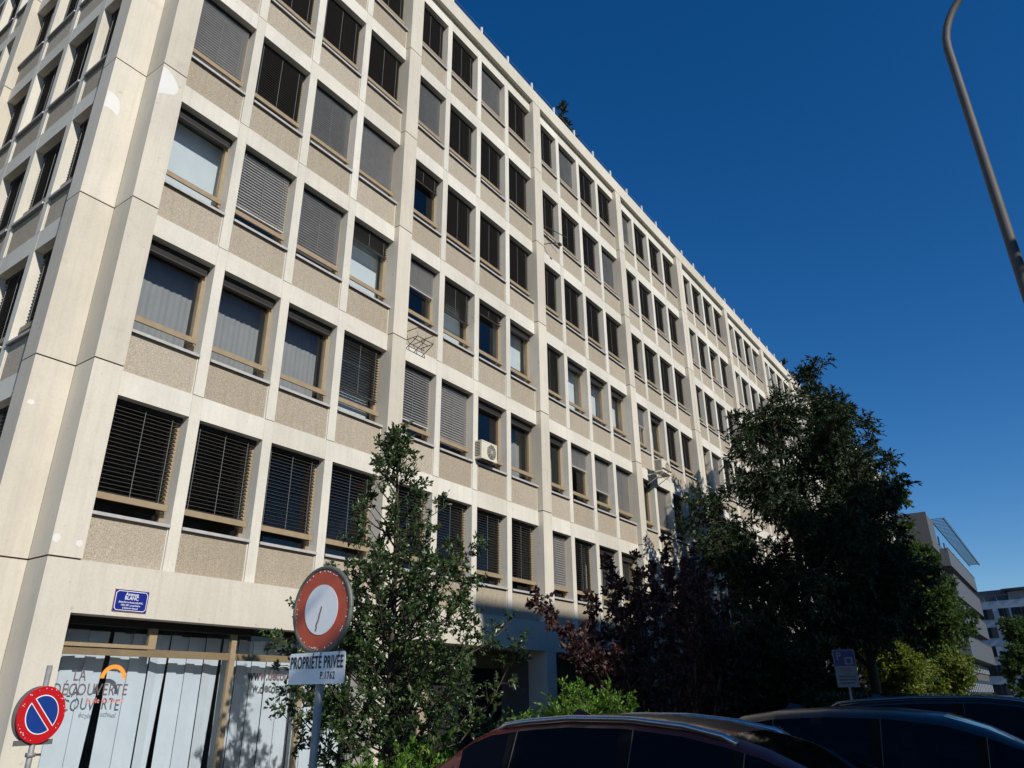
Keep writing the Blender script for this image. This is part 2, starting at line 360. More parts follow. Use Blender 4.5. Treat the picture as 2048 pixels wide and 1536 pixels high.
# D dark horizontal slats, G tilted lit slats, number = tenths lowered, N raised; then curtain: g grey w white full h white half b bare t tall curtains
S(5, 'O O O O O O O O G O Nt Ng Nb O O O')
S(4, 'Ng Ng Ng D8w G9 G Nb Nt Nt G4b G7 G Nt G O G')
S(3, 'Nw G9 G D3w G5b D6w D2b Nh D Nw Nh Nh G5b Nh D D Nt G')
S(2, 'G D G G D3b D D D D D D D D D D D')
S(1, 'G D D D G D D D D D D G D D D D')
S(0, 'D D D D D D G D D G D D G D D D')
rw = random.Random(5)
def window_parts(r, c, x0, x1, zt, zb, side):
    if not side and (r, c) in SPEC: k = SPEC[(r, c)]
    else: k = rw.choice(['D']*9+['G', 'G8', 'Nt'] if r < 3 else ['D', 'D', 'D', 'O', 'G', 'G6b', 'Nt', 'Nh', 'D'])
    if side: k = rw.choice(['D', 'D', 'D', 'O'])
    typ = k[0]; frac = 1.0; cur = ''
    for ch in k[1:]:
        if ch.isdigit(): frac = int(ch)/10
        else: cur = ch
    fr, gl, bl, si, ra, cu = MB(), MB(), MB(), MB(), MB(), MB()
    # frame
    a, b_ = x0, x1
    fr.box(a, a+.06, .45, .53, zb, zt, M_TAN); fr.box(b_-.075, b_, .43, .53, zb, zt, M_TAN)
    fr.box(a+.06, b_-.075, .45, .53, zb, zb+.05, M_TAND); fr.box(a+.06, b_-.075, .45, .53, zt-.05, zt, M_TAND)
    gl.add([[a+.06, .49, zb+.05], [b_-.075, .49, zb+.05], [b_-.075, .49, zt-.05], [a+.06, .49, zt-.05]], [[0, 1, 2, 3]], M_GLASS)
    si.box(a+.004, b_-.004, .135, .47, zb-.004, zb+.018, M_SILL); si.box(a+.004, b_-.004, .135, .15, zb-.035, zb-.004, M_SILL)
    # guard rail
    zr = zb+.26
    ra.box(a+.01, b_-.045, .275, .315, zr, zr+.105, M_TAN); ra.box(a+.02, a+.08, .315, .44, zr+.01, zr+.06, M_TAND); ra.box(b_-.15, b_-.09, .315, .43, zr-.03, zr+.05, M_TAND)
    # blinds
    top = zt-.015; bl.box(a+.02, b_-.02, .335, .43, zt-.09, zt-.005, M_BOX)
    full = zt-(zr-.0)+0.0
    if typ == 'N':
        bl.box(a+.03, b_-.05, .34, .425, zt-.21, zt-.09, M_BOX); bl.box(a+.03, b_-.05, .335, .428, zt-.228, zt-.212, M_SLAT)
    else:
        zl = zt-.10-(full-.10-.02)*frac; pitch = .070; n = max(2, int((zt-.10-zl)/pitch))
        tilt = {'D': R(4), 'O': R(2), 'G': R(-42)}[typ]+rw.uniform(-.05, .05); hw = .040
        ms = M_SLATG if typ == 'G' else M_SLAT  # tilted slats take the sunlit tone, level ones the shaded tone
        for i in range(n):
            z = zt-.12-i*pitch; dy = hw*math.cos(tilt); dz = hw*math.sin(tilt)
            j = rw.uniform(-.002, .002)
            # curved slat: three-strip crown
            ys = [-1, 0, 1]; vs = []
            for xx in (a+.025, b_-.05):
                for q in ys: vs.append([xx, .378+q*dy, z+q*dz+(.005 if q == 0 else 0)+j])
            for xx in (a+.025, b_-.05): vs.append([xx, .378-dy, z-dz-.006+j])
            bl.add(vs, [[0, 3, 4, 1], [1, 4, 5, 2], [6, 7, 3, 0]], ms)
        bl.box(a+.025, b_-.05, .35, .405, z-.05, z-.03, ms)
        for xx in (a+.14, (a+b_)/2-.01, b_-.2): bl.box(xx-.003, xx+.003, .330, .336, z-.03, zt-.1, M_CORD)
    if cur:
        zc0 = zb+.02; zc1 = zt-.03
        cm = M_CURW if cur in 'wh' else M_CURG
        if cur == 'h': zc0 = zb+(zt-zb)*rw.uniform(.35, .5)
        if cur != 'b':
            if cur in 'wh':
                cu.box(a-.12, b_+.05, .76, .765, zc0, zc1, cm)
            else:
                n = 64; xs_ = np.linspace(a-.15, b_+.1, n); am = .006 if cur == 'g' else .020; ys_ = .86+am*np.sin(np.arange(n)*1.3+rw.random()*6)+am*.8*np.sin(np.arange(n)*.47)
                hem = zc1+0*xs_
                vs = [[x, y, zc0] for x, y in zip(xs_, ys_)]+[[x, y, z] for x, y, z in zip(xs_, ys_, hem)]
                fs = [[i, i+1, i+1+n, i+n] for i in range(n-1)]
                if cur == 't': fs = [f for f in fs if not (n*.30 < f[0] < n*.58)]
                cu.add(vs, fs, cm)
    return dict(frame=fr, glass=gl, blind=bl, sill=si, guard_rail=ra, curtain=cu)
ident.flip = False
allw = []
def inview(p):
    d = np.array(p)-CAM; z = d@fw
    if z < .1: return False
    return abs(d@rt/z*1476) < 1060 and abs(d@up/z*1476) < 800
for li, (wl, xf) in enumerate(((wins_main, ident), (wins_left, leftf))):
    cnt = {}
    for (r, x0, x1, zt, zb) in wl:
        c = cnt.get(r, 0); cnt[r] = c+1
        p = xf(np.array([[(x0+x1)/2, .3, (zt+zb)/2]]))[0]
        d = np.linalg.norm(p-CAM); 
        vis = inview(p) and (li == 0 or c < 8)
        # visible size falls off with distance and obliqueness
        nrm = np.array([0, -1., 0]) if li == 0 else np.array([-1., 0, 0])
        size = max(.01, float(nrm@(CAM-p))/d)/d**2 if vis else 0
        allw.append((size, li, r, c, x0, x1, zt, zb, xf))
allw.sort(key=lambda a: -a[0])
NAMES = ('glass', 'blind', 'sill', 'guard_rail', 'curtain')
rest = MB(); restl = MB()
for i, (size, li, r, c, x0, x1, zt, zb, xf) in enumerate(allw):
    pr = window_parts(r, c, x0, x1, zt, zb, li == 1)
    if i < 99 and size > 0:
        fr = pr['frame'].build('window', bld, xf=xf)
        for n_ in NAMES:
            if pr[n_].n: pr[n_].build(n_, fr, xf=xf)
    else:
        tgt = rest if li == 0 else restl
        for q in pr.values():
            for vs_ in q.v: tgt.v.append(vs_)
            for f, mm in zip(q.f, q.m): tgt.f.append([a+tgt.n for a in f]); tgt.m.append(tgt.mi(q.mats[mm]))
            tgt.n += q.n
# merge remaining windows of both faces
rv = leftf(np.concatenate(restl.v)); rest.v.append(rv)
for f, mm in zip(restl.f, restl.m): rest.f.append([a+rest.n for a in f][::-1]); rest.m.append(rest.mi(restl.mats[mm]))
rest.n += len(rv)
tag(rest.build('window', bld), 'remaining far windows of the same grid', kind='stuff')

# ---- ground floor shopfront, first bay ----
a, e = px0(0)+.49, px0(1)
sf = MB()
G0 = .36
sf.box(a, e, G0, G0+.06, 2.285, 2.40, M_TAND)                       # transom
sf.box(a, a+.04, G0, G0+.06, 0.1, 2.9, M_TAN); 
for xx, w2 in ((-3.175, .105), (-1.57, .105)): sf.box(xx, xx+w2, G0-.01, G0+.07, 0, 2.9, M_TAN)
sf.box(-4.735, -4.60, G0-.012, G0+.07, 2.40, 2.9, M_TAN)
sf.box(a+.04, -4.735, G0-.03, G0, 2.40, 2.455, M_TAN); sf.box(a+.04, -4.735, G0-.005, G0+.05, 2.455, 2.46, M_BOX)
sf.box(a, e, G0, G0+.06, .1, .25, M_TAND); sf.box(a, e, G0-.02, G0+.1, 2.72, 2.9, M_BOX)
shop = sf.build('shopfront', bld)
gl = MB(); gl.add([[a, G0+.03, .25], [e, G0+.03, .25], [e, G0+.03, 2.72], [a, G0+.03, 2.72]], [[0, 1, 2, 3]], M_GLASS); gl.build('glass', shop)
# pale fabric strips
vb = MB(); x = a+.02; rg = random.Random(3); i = 0
gaps = {5: .07, 11: .02, 17: .03}
while x < e-.15:
    g_ = gaps.get(i, 0.0); lean = g_*.5
    y0 = .72+.016*((i % 2)*2-1); ang = rg.uniform(-.09, .09)+(.25 if i in (10, 16) else 0)
    w_ = .178; top = 2.66+rg.uniform(-.01, .01)
    xa, xb = x, x+w_
    # slight hang deviation at the bottom
    sh = -.10*g_/.1 if g_ else rg.uniform(-.006, .006)
    vs = [[xa+sh*.6, y0-w_/2*math.sin(ang), .28], [xb+sh*.6-(.07 if g_ else 0), y0+w_/2*math.sin(ang), .28], [xb, y0+w_/2*math.sin(ang), top], [xa, y0-w_/2*math.sin(ang), top]]
    vb.add(vs, [[0, 1, 2, 3]], M_STRIP); x += w_*.93+g_*.9; i += 1
vb.build('fabric_strips', shop)
M_LET = plain('lettering_film_grey', (.13, .095, .10), .6, var=.05); M_LETR = plain('lettering_film_salmon', (.62, .25, .19), .6, var=.05)
M_ORA = plain('orange_film', (.80, .30, .035), .6, var=.05)
lt = MB(); Yt = G0+.022; nY = (0, -1, 0)
text_into(lt, 'LA', frame_M((-5.70, Yt, 1.985), nY), .23, M_LET, .003, .66, spacing=1.15)
text_into(lt, 'DÉCOUVERTE', frame_M((-5.49, Yt, 1.785), nY), .235, M_LET, .003, .70, spacing=1.12)
text_into(lt, 'école & school', frame_M((-5.25, Yt, 1.64), nY), .11, M_LETR, .001, .85, spacing=1.05)
lw = MB(); text_into(lw, 'www.decouverte', frame_M((-2.73, Yt, 2.04), nY), .245, M_LET, .009, .76, align='LEFT', spacing=1.0)
pts = []; rO, rI = .203, .140
for i in range(25): a_ = math.pi*i/24; pts.append((rO*math.cos(a_), rO*math.sin(a_)))
for i in range(24, -1, -1): a_ = math.pi*i/24; pts.append((rI*math.cos(a_), rI*math.sin(a_)))
lt.prism(pts, frame_M((-5.19, Yt, 1.955), nY), .001, M_ORA)
lt.build('window_lettering', shop); lw.build('window_lettering', shop)
# other ground floor bays: recessed dark entrances
gf = MB()
M_BEI = plain('beige_wall', (.30, .25, .18), .8)
for k in range(1, BAYS):
    a, e = px0(k)+pw(k), px0(k+1)
    gf.box(a-.3, e+.3, 1.5, 1.6, 0, 2.83, M_BEI)
    gf.box(a+.2, a+2.5, 1.42, 1.49, 0, 2.3, M_DARK); gf.box(a+3.0, a+3.7, 1.44, 1.49, 0, 2.1, M_DARK); gf.box(a+4.2, e-.2, 1.42, 1.49, .3, 2.4, M_DARK)
    gf.box(a+.2, a+2.5, 1.38, 1.42, 2.3, 2.36, M_TAND); gf.box(a+1.3, a+1.36, 1.38, 1.42, 0, 2.3, M_TAND)
    gf.box(a-.05, e+.05, .6, 1.5, 2.80, 2.832, M_ROOM)
gf.build('entrance_wall', bld)

# street name plate
M_BLUE = plain('enamel_blue', (.012, .022, .20), .3, spec=.5, var=.06); M_WH = plain('enamel_white', (.72, .73, .74), .35, var=.04); M_RUST = plain('rusty_edge', (.22, .10, .08), .7, var=.2)
pl = MB(); Mp = frame_M((-5.345, -.012, 3.07), (0, -1, 0))
def rrect(w_, h_, c): return [(-w_/2+c, -h_/2), (w_/2-c, -h_/2), (w_/2, -h_/2+c), (w_/2, h_/2-c), (w_/2-c, h_/2), (-w_/2+c, h_/2), (-w_/2, h_/2-c), (-w_/2, -h_/2+c)]
def off(M, z): return Matrix(M) @ Matrix.Translation((0, 0, z))
pl.prism([(-.275, -.165), (.275, -.165), (.275, .165), (-.275, .165)], Mp, .012, M_RUST)
pl.prism([(-.268, -.158), (.268, -.158), (.268, .158), (-.268, .158)], off(Mp, .002), .002, M_BLUE)
pl.prism(rrect(.515, .295, .035), off(Mp, .0035), .001, M_WH); pl.prism(rrect(.495, .275, .03), off(Mp, .005), .001, M_BLUE)
for s_, y_, sz, bd, xs_ in (('Avenue', .098, .072, .0012, .95), ('BLANC', .040, .074, .0014, .95), ('(Jules-Pierre-Antoine BLANC,', -.022, .036, .0006, .9), ('1820-1891, propriétaire', -.066, .036, .0006, .9), ('à Sécheron-dessus)', -.108, .036, .0006, .9)):
    text_into(pl, s_, off(Mp @ Matrix.Translation((0, y_, 0)), .0065), sz, M_WH, bd, xs_)
tag(pl.build('street_name_plate', origin=(-5.345, 0, 2.9)), 'small blue enamel plate reading Avenue BLANC on the wall above the shop window', 'street sign')

# ------------------------------------------------------------------ wall mounted things
def ac_unit(x0, x1, y0, y1, z0, z1, label, brackets):
    o = thing('air_conditioner', label, 'air conditioner', ((x0+x1)/2, y1, z0), 'air conditioners on the long front')
    b = MB(); b.box(x0, x1, y0, y1, z0, z1, M_WHITEP); b.box(x0-.006, x1+.006, y0-.006, y1, z1-.03, z1+.004, M_WHITEP)
    for i in range(9): b.box(x0-.004, x0, y0+.05, y1-.04, z0+.08+i*.045, z0+.1+i*.045, M_BOX)
    b.build('casing', o)
    g = MB(); cx = x1-(x1-x0)*.36; cz = (z0+z1)/2; rr = (z1-z0)*.40
    Mg = frame_M((cx, y0-.008, cz), (0, -1, 0)); disc(g, Mg, rr, .004, M_BOX, 32)
    for q in (.25, .45, .65, .85, 1.0): 
        g.tube([(cx+rr*q*math.cos(a), y0-.018, cz+rr*q*math.sin(a)) for a in np.linspace(0, 2*math.pi, 33)], .0045, M_WHITEP, 4, False)
    for a in np.linspace(0, 2*math.pi, 13)[:-1]: g.tube([(cx, y0-.02, cz), (cx+rr*math.cos(a), y0-.02, cz+rr*math.sin(a))], .004, M_WHITEP, 4, False)
    g.build('fan_grille', o)
    if brackets:
        q = MB()
        for xx in (x0+.08, x1-.08):
            q.box(xx-.02, xx+.02, y0-.05, .2, z0-.04, z0, M_WHITEP); q.tube([(xx, y0, z0-.03), (xx, .19, z0-.40)], .015, M_WHITEP, 6)
        q.box(x0-.02, x1+.02, y0-.05, y0-.01, z0+.12, z0+.15, M_TAN)
        q.build('bracket', o)
    else:
        q = MB(); q.box(x0+.1, x1-.1, y0+.05, y1+.05, z0-.035, z0, M_MDARK); q.build('bracket', o)
ac_unit(3.56, 4.27, -.06, .26, 7.66, 8.17, 'cream air conditioner with round fan grille sitting on a window sill', False)
ac_unit(14.62, 15.42, -.52, -.18, 9.80, 10.32, 'smaller looking cream air conditioner hung on brackets below a window near the big tree', True)
# bar rack under window
o = MB(); x0, x1, z0 = .66, 1.26, 9.95
for zz, y_ in ((10.36, -.22), (10.12, -.22)):
    o.tube([(x0, .2, zz), (x0, y_, zz), (x1, y_, zz), (x1, .2, zz)], .012, M_MDARK, 5)
for xx in (x0, (x0+x1)/2, x1):
    o.tube([(xx, .2, 10.12), (xx, -.22, 10.12), (xx, -.22, 10.36)], .010, M_MDARK, 5); o.tube([(xx, -.20, 10.10), (xx, .2, 9.86)], .010, M_MDARK, 5)
o.tube([(x0, -.05, 10.12), (x1, -.05, 10.12)], .010, M_MDARK, 5); o.tube([(x0, .19, 9.80), (x1, .19, 9.80)], .012, M_MDARK, 5)
tag(o.build('bracket_rack', origin=(1, .2, 9.8)), 'empty rusty steel bar rack fixed to the wall below a window', 'rack')
o = MB(); o.tube([(6.9, .42, 17.45), (7.3, .0, 17.33), (8.25, -.35, 17.22)], .016, M_MDARK, 6); o.tube([(7.45, .2, 16.72), (7.6, -.2, 16.72), (7.75, -.3, 16.68)], .016, M_MDARK, 6); o.box(7.68, 7.82, -.36, -.26, 16.64, 16.72, M_MDARK)
tag(o.build('flag_pole', origin=(7.5, .3, 17)), 'short dark pole sticking out of an upper window of the third bay', 'pole')

# ------------------------------------------------------------------ traffic signs
M_RED = plain('sign_red_faded', (.52, .085, .035), .45, spec=.5, var=.12, nscale=10); M_RED2 = plain('sign_red', (.50, .012, .018), .3, spec=.5, var=.06)
M_SW = plain('sign_white', (.84, .85, .85), .35, spec=.5, var=.05); M_SB = plain('sign_blue', (.012, .045, .24), .32, spec=.5, var=.06)
M_BACK = plain('sign_back_grey', (.20, .20, .20), .55, .5); M_INK = plain('black_ink', (.02, .02, .02), .6); M_RIM = plain('grey_green_rim', (.13, .135, .11), .6, .3, var=.3)
# no entry for vehicles, private property
sp = (-7.72, -7.21, 2.25); ne = thing('road_sign', 'round red and white sign with a plate reading PROPRIÉTÉ PRIVÉE below it', 'road sign', (sp[0]+.05, sp[1], 0))
nrm = Vector((-1, .0, -.02)).normalized(); Ms = frame_M(sp, nrm)
d_ = MB(); disc(d_, Ms, .300, .02, M_RED); disc(d_, Ms, .185, .002, M_SW, z=.003); 
rg = random.Random(2)
for i in range(11):
    t_ = i/10; d_.prism([(-.006, 0), (.006, 0), (.005, .016), (-.005, .018)], off(Ms @ Matrix.Translation((-.045+.05*t_+rg.uniform(-.004, .004), -.155+.16*t_, 0)), .0055), .001, M_RUST)
for i in range(40):
    a_ = rg.uniform(0, 6.28); q = .29-rg.random()*.012; disc(d_, off(Ms @ Matrix.Translation((q*math.cos(a_), q*math.sin(a_), 0)), .003), rg.uniform(.003, .007), .001, M_SW, 6)
d_.build('disc', ne)
r_ = MB(); an = np.linspace(0, 2*math.pi, 49); Mn = np.array(Ms)
ring = np.array([[.312*math.cos(a), .312*math.sin(a), -.012, 1] for a in an]) @ Mn.T
r_.tube(ring[:, :3], .020, M_RIM, 8, False); r_.build('rim', ne, smooth=True)
pb = MB(); Mq = frame_M((sp[0], sp[1], 1.83), nrm); pb.prism(rrect(.61, .22, .012), Mq, .006, M_SW)
text_into(pb, 'PROPRIÉTÉ PRIVÉE', off(Mq @ Matrix.Translation((0, .036, 0)), .003), .122, M_INK, .0025, .545, spacing=1.08)
text_into(pb, 'P.1762', off(Mq @ Matrix.Translation((.13, -.055, 0)), .003), .072, M_INK, .001, .72, spacing=1.15)
pb.build('plate', ne)
po = MB(); po.tube([(sp[0]+.05, sp[1], 0), (sp[0]+.05, sp[1], 2.35)], .030, M_METAL, 12); po.box(sp[0]+.0, sp[0]+.06, sp[1]-.03, sp[1]+.03, 2.18, 2.22, M_METAL); po.box(sp[0]+.0, sp[0]+.06, sp[1]-.03, sp[1]+.03, 1.85, 1.88, M_METAL)
po.build('post', ne, smooth=True)
# no parking
sp = (-7.62, -2.90, 1.50); npk = thing('road_sign', 'red and blue no parking sign on a grey post in front of the corner pier', 'road sign', (sp[0]+.05, sp[1]+.06, 0))
nrm = Vector((.26, -.965, 0)).normalized(); Ms = frame_M(sp, nrm)
d_ = MB(); disc(d_, Ms, .275, .02, M_RED2)
for sgn in (1, -1):
    def seg_(r, off_):
        a0 = math.asin(off_/r); P_ = []
        for i in range(25):
            a_ = a0+(math.pi-2*a0)*i/24; P_.append((r*math.cos(a_), sgn*r*math.sin(a_)))
        th = R(-45); P_ = [(x*math.cos(th)-y*math.sin(th), x*math.sin(th)+y*math.cos(th)) for x, y in P_]
        return P_ if sgn > 0 else P_[::-1]
    d_.prism(seg_(.190, .024), off(Ms, .003), .001, M_SW); d_.prism(seg_(.180, .033), off(Ms, .005), .001, M_SB)
for i in range(26):
    a_ = rg.uniform(0, 6.28); q = .265-rg.random()*.03; disc(d_, off(Ms @ Matrix.Translation((q*math.cos(a_), q*math.sin(a_), 0)), .003), rg.uniform(.003, .006), .001, M_SW, 6)
d_.build('disc', npk); bk = MB(); disc(bk, off(Ms, -.05), .278, .025, M_BACK); n_ = np.array(nrm)
bk.box(-.22, .22, -.29, -.24, -.045, -.03, M_BACK, M=Ms); bk.build('backing_disc', npk)
po = MB(); pc = np.array(sp)-n_*.04; po.tube([(pc[0], pc[1], 0), (pc[0], pc[1], 1.98)], .028, M_METAL, 12)
po.tube([(pc[0], pc[1], 1.12), (pc[0]+.09, pc[1]-.03, 1.12)], .012, M_MDARK, 6); po.box(pc[0]-.035, pc[0]+.035, pc[1]-.035, pc[1]+.035, 1.1, 1.14, M_METAL)
po.build('post', npk, smooth=True)
# parking sign
sp = (10.2, -7.0, 2.28); pk = thing('parking_sign', 'tall blue and white parking sign with a white P by the tree trunk', 'parking sign', (sp[0]+.03, sp[1], 0))
nrm = Vector((-.94, -.34, 0)).normalized(); Ms = frame_M(sp, nrm); d_ = MB()
M_SWD = plain('parking_sign_white_shaded', (.20, .21, .225), .4); M_SBD = plain('parking_sign_blue_shaded', (.01, .025, .14), .35); M_PRED = plain('sign_text_red', (.35, .05, .05), .6);  # sign white and blue darkened, tree shade put into the colour
d_.prism([(-.27, -.46), (.27, -.46), (.27, .46), (-.27, .46)], Ms, .01, M_SWD); d_.prism([(-.25, .06), (.25, .06), (.25, .44), (-.25, .44)], off(Ms, .003), .001, M_SBD)
text_into(d_, 'P', off(Ms @ Matrix.Translation((-.13, .29, 0)), .005), .26, M_SWD, .006, .9)
d_.prism([(-.0, .09), (.20, .09), (.20, .27), (-.0, .27)], off(Ms, .005), .001, M_SWD); d_.prism([(.05, .23), (.15, .23), (.16, .18), (.12, .11), (.08, .11), (.04, .18)], off(Ms, .007), .001, M_SBD)
for i, (y_, w_, mm) in enumerate([(.0, .14, M_PRED), (-.05, .11, M_PRED), (-.13, .06, M_PRED), (-.20, .2, M_INK), (-.28, .2, M_INK), (-.36, .18, M_INK)]):
    x = -w_
    while x < w_:
        l_ = rg.uniform(.02, .06); d_.prism([(x, y_-.012), (min(x+l_, w_), y_-.012), (min(x+l_, w_), y_+.012), (x, y_+.012)], off(Ms, .003), .001, mm); x += l_+.012
d_.build('panel', pk); po = MB(); po.tube([(sp[0]+.04, sp[1], 0), (sp[0]+.04, sp[1], 2.6)], .03, M_METAL, 10); po.build('post', pk, smooth=True)

# street lamp
lx, ly = -3.72, -12.30; la = thing('street_lamp', 'tall slim grey street lamp post curving over at the right edge of the view', 'street lamp', (lx, ly, 0))
po = MB(); pts = [(lx, ly, z) for z in np.linspace(0, 8.35, 12)]; cen = .9
for a_ in np.linspace(0, R(78), 10)[1:]: pts.append((lx+.02*0, ly-cen*(1-math.cos(a_)), 8.35+cen*math.sin(a_)))
l0 = pts[-1]; d0 = np.array([0, -math.sin(R(78)), math.cos(R(78))])
for q in (.5, 1.0): pts.append(tuple(np.array(l0)+d0*q))
rads = np.interp(np.arange(len(pts)), [0, 11, len(pts)-1], [.066, .043, .037]); 
M_LAMP = plain('lamp_post_grey', (.10, .095, .09), .62, 0, .25, var=.12, nscale=5)
po.tube(pts, rads, M_LAMP, 20); po.tube([(lx, ly, 0), (lx, ly, .9)], .10, M_LAMP, 20); po.build('post', la, smooth=True)
hd = MB(); e_ = np.array(pts[-1]); hd.tube([e_, e_+d0*.15, e_+d0*.45, e_+d0*.62], [.05, .10, .11, .05], M_LAMP, 14); hd.build('lamp_head', la, smooth=True)
gl = MB(); q = e_+d0*.3; gl.box(q[0]-.08, q[0]+.08, q[1]-.2, q[1]+.2, q[2]-.125, q[2]-.09, M_WH); gl.build('lens', la)

# ------------------------------------------------------------------ cars
M_TYRE = plain('tyre', (.02, .02, .02), .8); M_ALLOY = plain('alloy', (.4, .4, .42), .35, .8); M_CARG = plain('dark_car_glass', (.003, .003, .004), .06, spec=.16, var=.02)
M_TRIM = plain('black_trim', (.006, .006, .006), .7, spec=.1); M_CHR = plain('satin_rail', (.50, .50, .52), .25, .9); M_TAIL = plain('tail_light_red', (.35, .01, .01), .15, spec=.6, coat=.5); M_HL = plain('head_light', (.5, .52, .55), .1, spec=.6, coat=.6); M_SEAL = plain('grey_seal', (.09, .09, .09), .4, .3); M_SEAT = plain('seat_fabric', (.10, .10, .09), .9)
def car(label, X, yr, L, hgt, wid, prof, paint, pillars, rails, railmat=None, group='cars parked side by side in front of the building', belt=.93, glassm=None):
    glassm = glassm or M_CARG
    """nose points to -Y; X is the near flank, yr the rear bumper; prof = (distance from rear, roof height)"""
    root = thing('parked_car', label, 'car', (X+wid/2, yr-L/2, 0), group)
    ss = sorted(set([p[0] for p in prof]+[x for p in pillars for x in p]+list(np.linspace(.3, L-.4, 18))))
    pz = lambda s: float(np.interp(s, [p[0] for p in prof], [p[1] for p in prof]))
    g0, g1 = pillars[0][0], pillars[-1][1]
    W = wid/2; cx = X+W; rings = []
    for s in ss:
        top = pz(s); e = min(s, L-s); nar = 1-.16*math.exp(-e/.22)
        w_ = W*nar; b_ = min(belt+.02*math.sin(s), top-.05); k = max(0.0, min(1.0, (top-b_)/.45))
        wt = w_*(1-.24*k)
        zb_ = .24+.10*math.exp(-e/.3)
        half = [(0, zb_), (w_*.88, zb_), (w_*.985, min(.42, b_-.2)), (w_, min(.68, b_-.08)), (w_*.985, b_), (w_*.975-(w_-wt)*.06, b_+.012), (wt+(w_-wt)*.14, top-.085*k-.012), (wt-.015, top-.05*k-.006), (wt*.80, top-.016*k), (wt*.45, top-.003), (0, top)]
        rings.append([(cx+sx*hx, yr-s, hz) for sx, seq in ((-1, half), (1, half[::-1][1:-1])) for hx, hz in seq])
    rings = np.array(rings); n, mring = rings.shape[:2]; idx = lambda i, j: i*mring+(j % mring)
    body, sw, ws = MB(), [], MB()
    fb = [[idx(0, j) for j in range(mring)][::-1], [idx(n-1, j) for j in range(mring)]]; fs_ = {}; fw_ = []
    for i in range(n-1):
        sm = (ss[i]+ss[i+1])/2; slope = (pz(ss[i+1])-pz(ss[i]))/(ss[i+1]-ss[i])
        inpil = any(p0-1e-6 <= ss[i] and ss[i+1] <= p1+1e-6 for p0, p1 in pillars)
        for j in range(mring):
            f = [idx(i, j), idx(i, j+1), idx(i+1, j+1), idx(i+1, j)][::-1]
            side = j == 5 or j == mring-6
            topf = 7 <= j <= mring-8
            if side and g0 < sm < g1 and not inpil and pz(sm) > belt+.16:
                key = sum(1 for p0, p1 in pillars if p1 <= sm+1e-6)+(100 if j > 8 else 0); fs_.setdefault(key, []).append(f)
            elif topf and pz(sm) > belt+.03 and ((slope < -.26 and sm > L*.5) or (slope > .42 and sm < L*.35)) and 8 <= j <= mring-9: fw_.append((f, sm > L*.5))
            else: fb.append(f)
    ft = [[idx(i, j), idx(i, j+1), idx(i+1, j+1), idx(i+1, j)][::-1] for i in range(n-1) for j in (5, mring-6) if any(p0-1e-6 <= ss[i] and ss[i+1] <= p1+1e-6 for p0, p1 in pillars[1:-1])]; kt = {tuple(f) for f in ft}; fb = [f for f in fb if tuple(f) not in kt]
    def sub(name, faces, m, parent=root):
        q = MB(); used = sorted({v for f in faces for v in f}); mp = {v: k for k, v in enumerate(used)}
        q.add(rings.reshape(-1, 3)[used], [[mp[v] for v in f] for f in faces], m); return q.build(name, parent, smooth=True)
    bo = sub('body', fb, paint)
    for f in ft: pass
    gp = {}
    for f in ft: gp.setdefault((f[0] % mring > 8, sum(1 for p0, p1 in pillars if p1 <= yr-rings.reshape(-1, 3)[f[-1]][1]+1e-4)), []).append(f)
    for f in gp.values(): sub('pillar_trim', f, M_TRIM)
    for f in fs_.values(): sub('side_window', f, glassm)
    f1 = [f for f, a in fw_ if a]; f2 = [f for f, a in fw_ if not a]
    if f1: sub('windscreen', f1, glassm)
    if f2: sub('rear_window', f2, glassm)
    for sy in (.82, L-.95):
        for sx in (-1, 1):
            wx_ = cx+sx*(W-.10); q = MB(); q.tube([(wx_-.11, yr-sy, .33), (wx_+.11, yr-sy, .33)], .33, M_TYRE, 28); wh = q.build('wheel', root, smooth=False)
            q = MB(); xx = wx_+sx*.113; q.tube([(xx-.004, yr-sy, .33), (xx+.004, yr-sy, .33)], .215, M_ALLOY, 20); q.build('rim', wh)
    for sx in (-1, 1):
        q = MB(); xx = cx+sx*(W+.07); ym = yr-(pillars[-1][0]-.12)-.1
        q.tube([(xx-sx*.12, ym, belt-.05), (xx-sx*.03, ym, belt), (xx, ym, belt), (xx+sx*.05, ym+.01, belt)], [.03, .06, .07, .04], M_TRIM, 10); q.build('wing_mirror', root, smooth=True)
        q = MB(); q.box(cx+sx*(W*.88)-.12, cx+sx*(W*.88)+.05 if sx < 0 else cx+W*.88+.06, yr-.16, yr-.02, .72, .92, M_TAIL); q.build('tail_light', root)
        q = MB(); a_, b2 = sorted((cx+sx*W*.55, cx+sx*W*.93)); q.box(a_, b2, yr-L+.02, yr-L+.22, .60, .72, M_HL); q.build('headlight', root)
    for sx in (-1, 1):
        for sh in (1.75, 2.85):
            q = MB(); q.box(*sorted((cx+sx*(W+.002), cx+sx*(W+.035))), yr-sh-.09, yr-sh+.09, .80, .825, railmat or M_TRIM); q.build('door_handle', root)
        for p0, p1 in pillars[1:-1]:
            for pp in (p1,):
                k = (pz(pp)-belt)/.45; k = max(0, min(1, k)); wt = W*(1-.24*k); q = MB()
                q.tube([(cx+sx*(W*.978), yr-pp+.02, belt+.03), (cx+sx*(wt+(W-wt)*.14+.006), yr-pp, pz(pp)-.085*k-.012)], .005, M_SEAL, 5); q.build('window_seal', root)
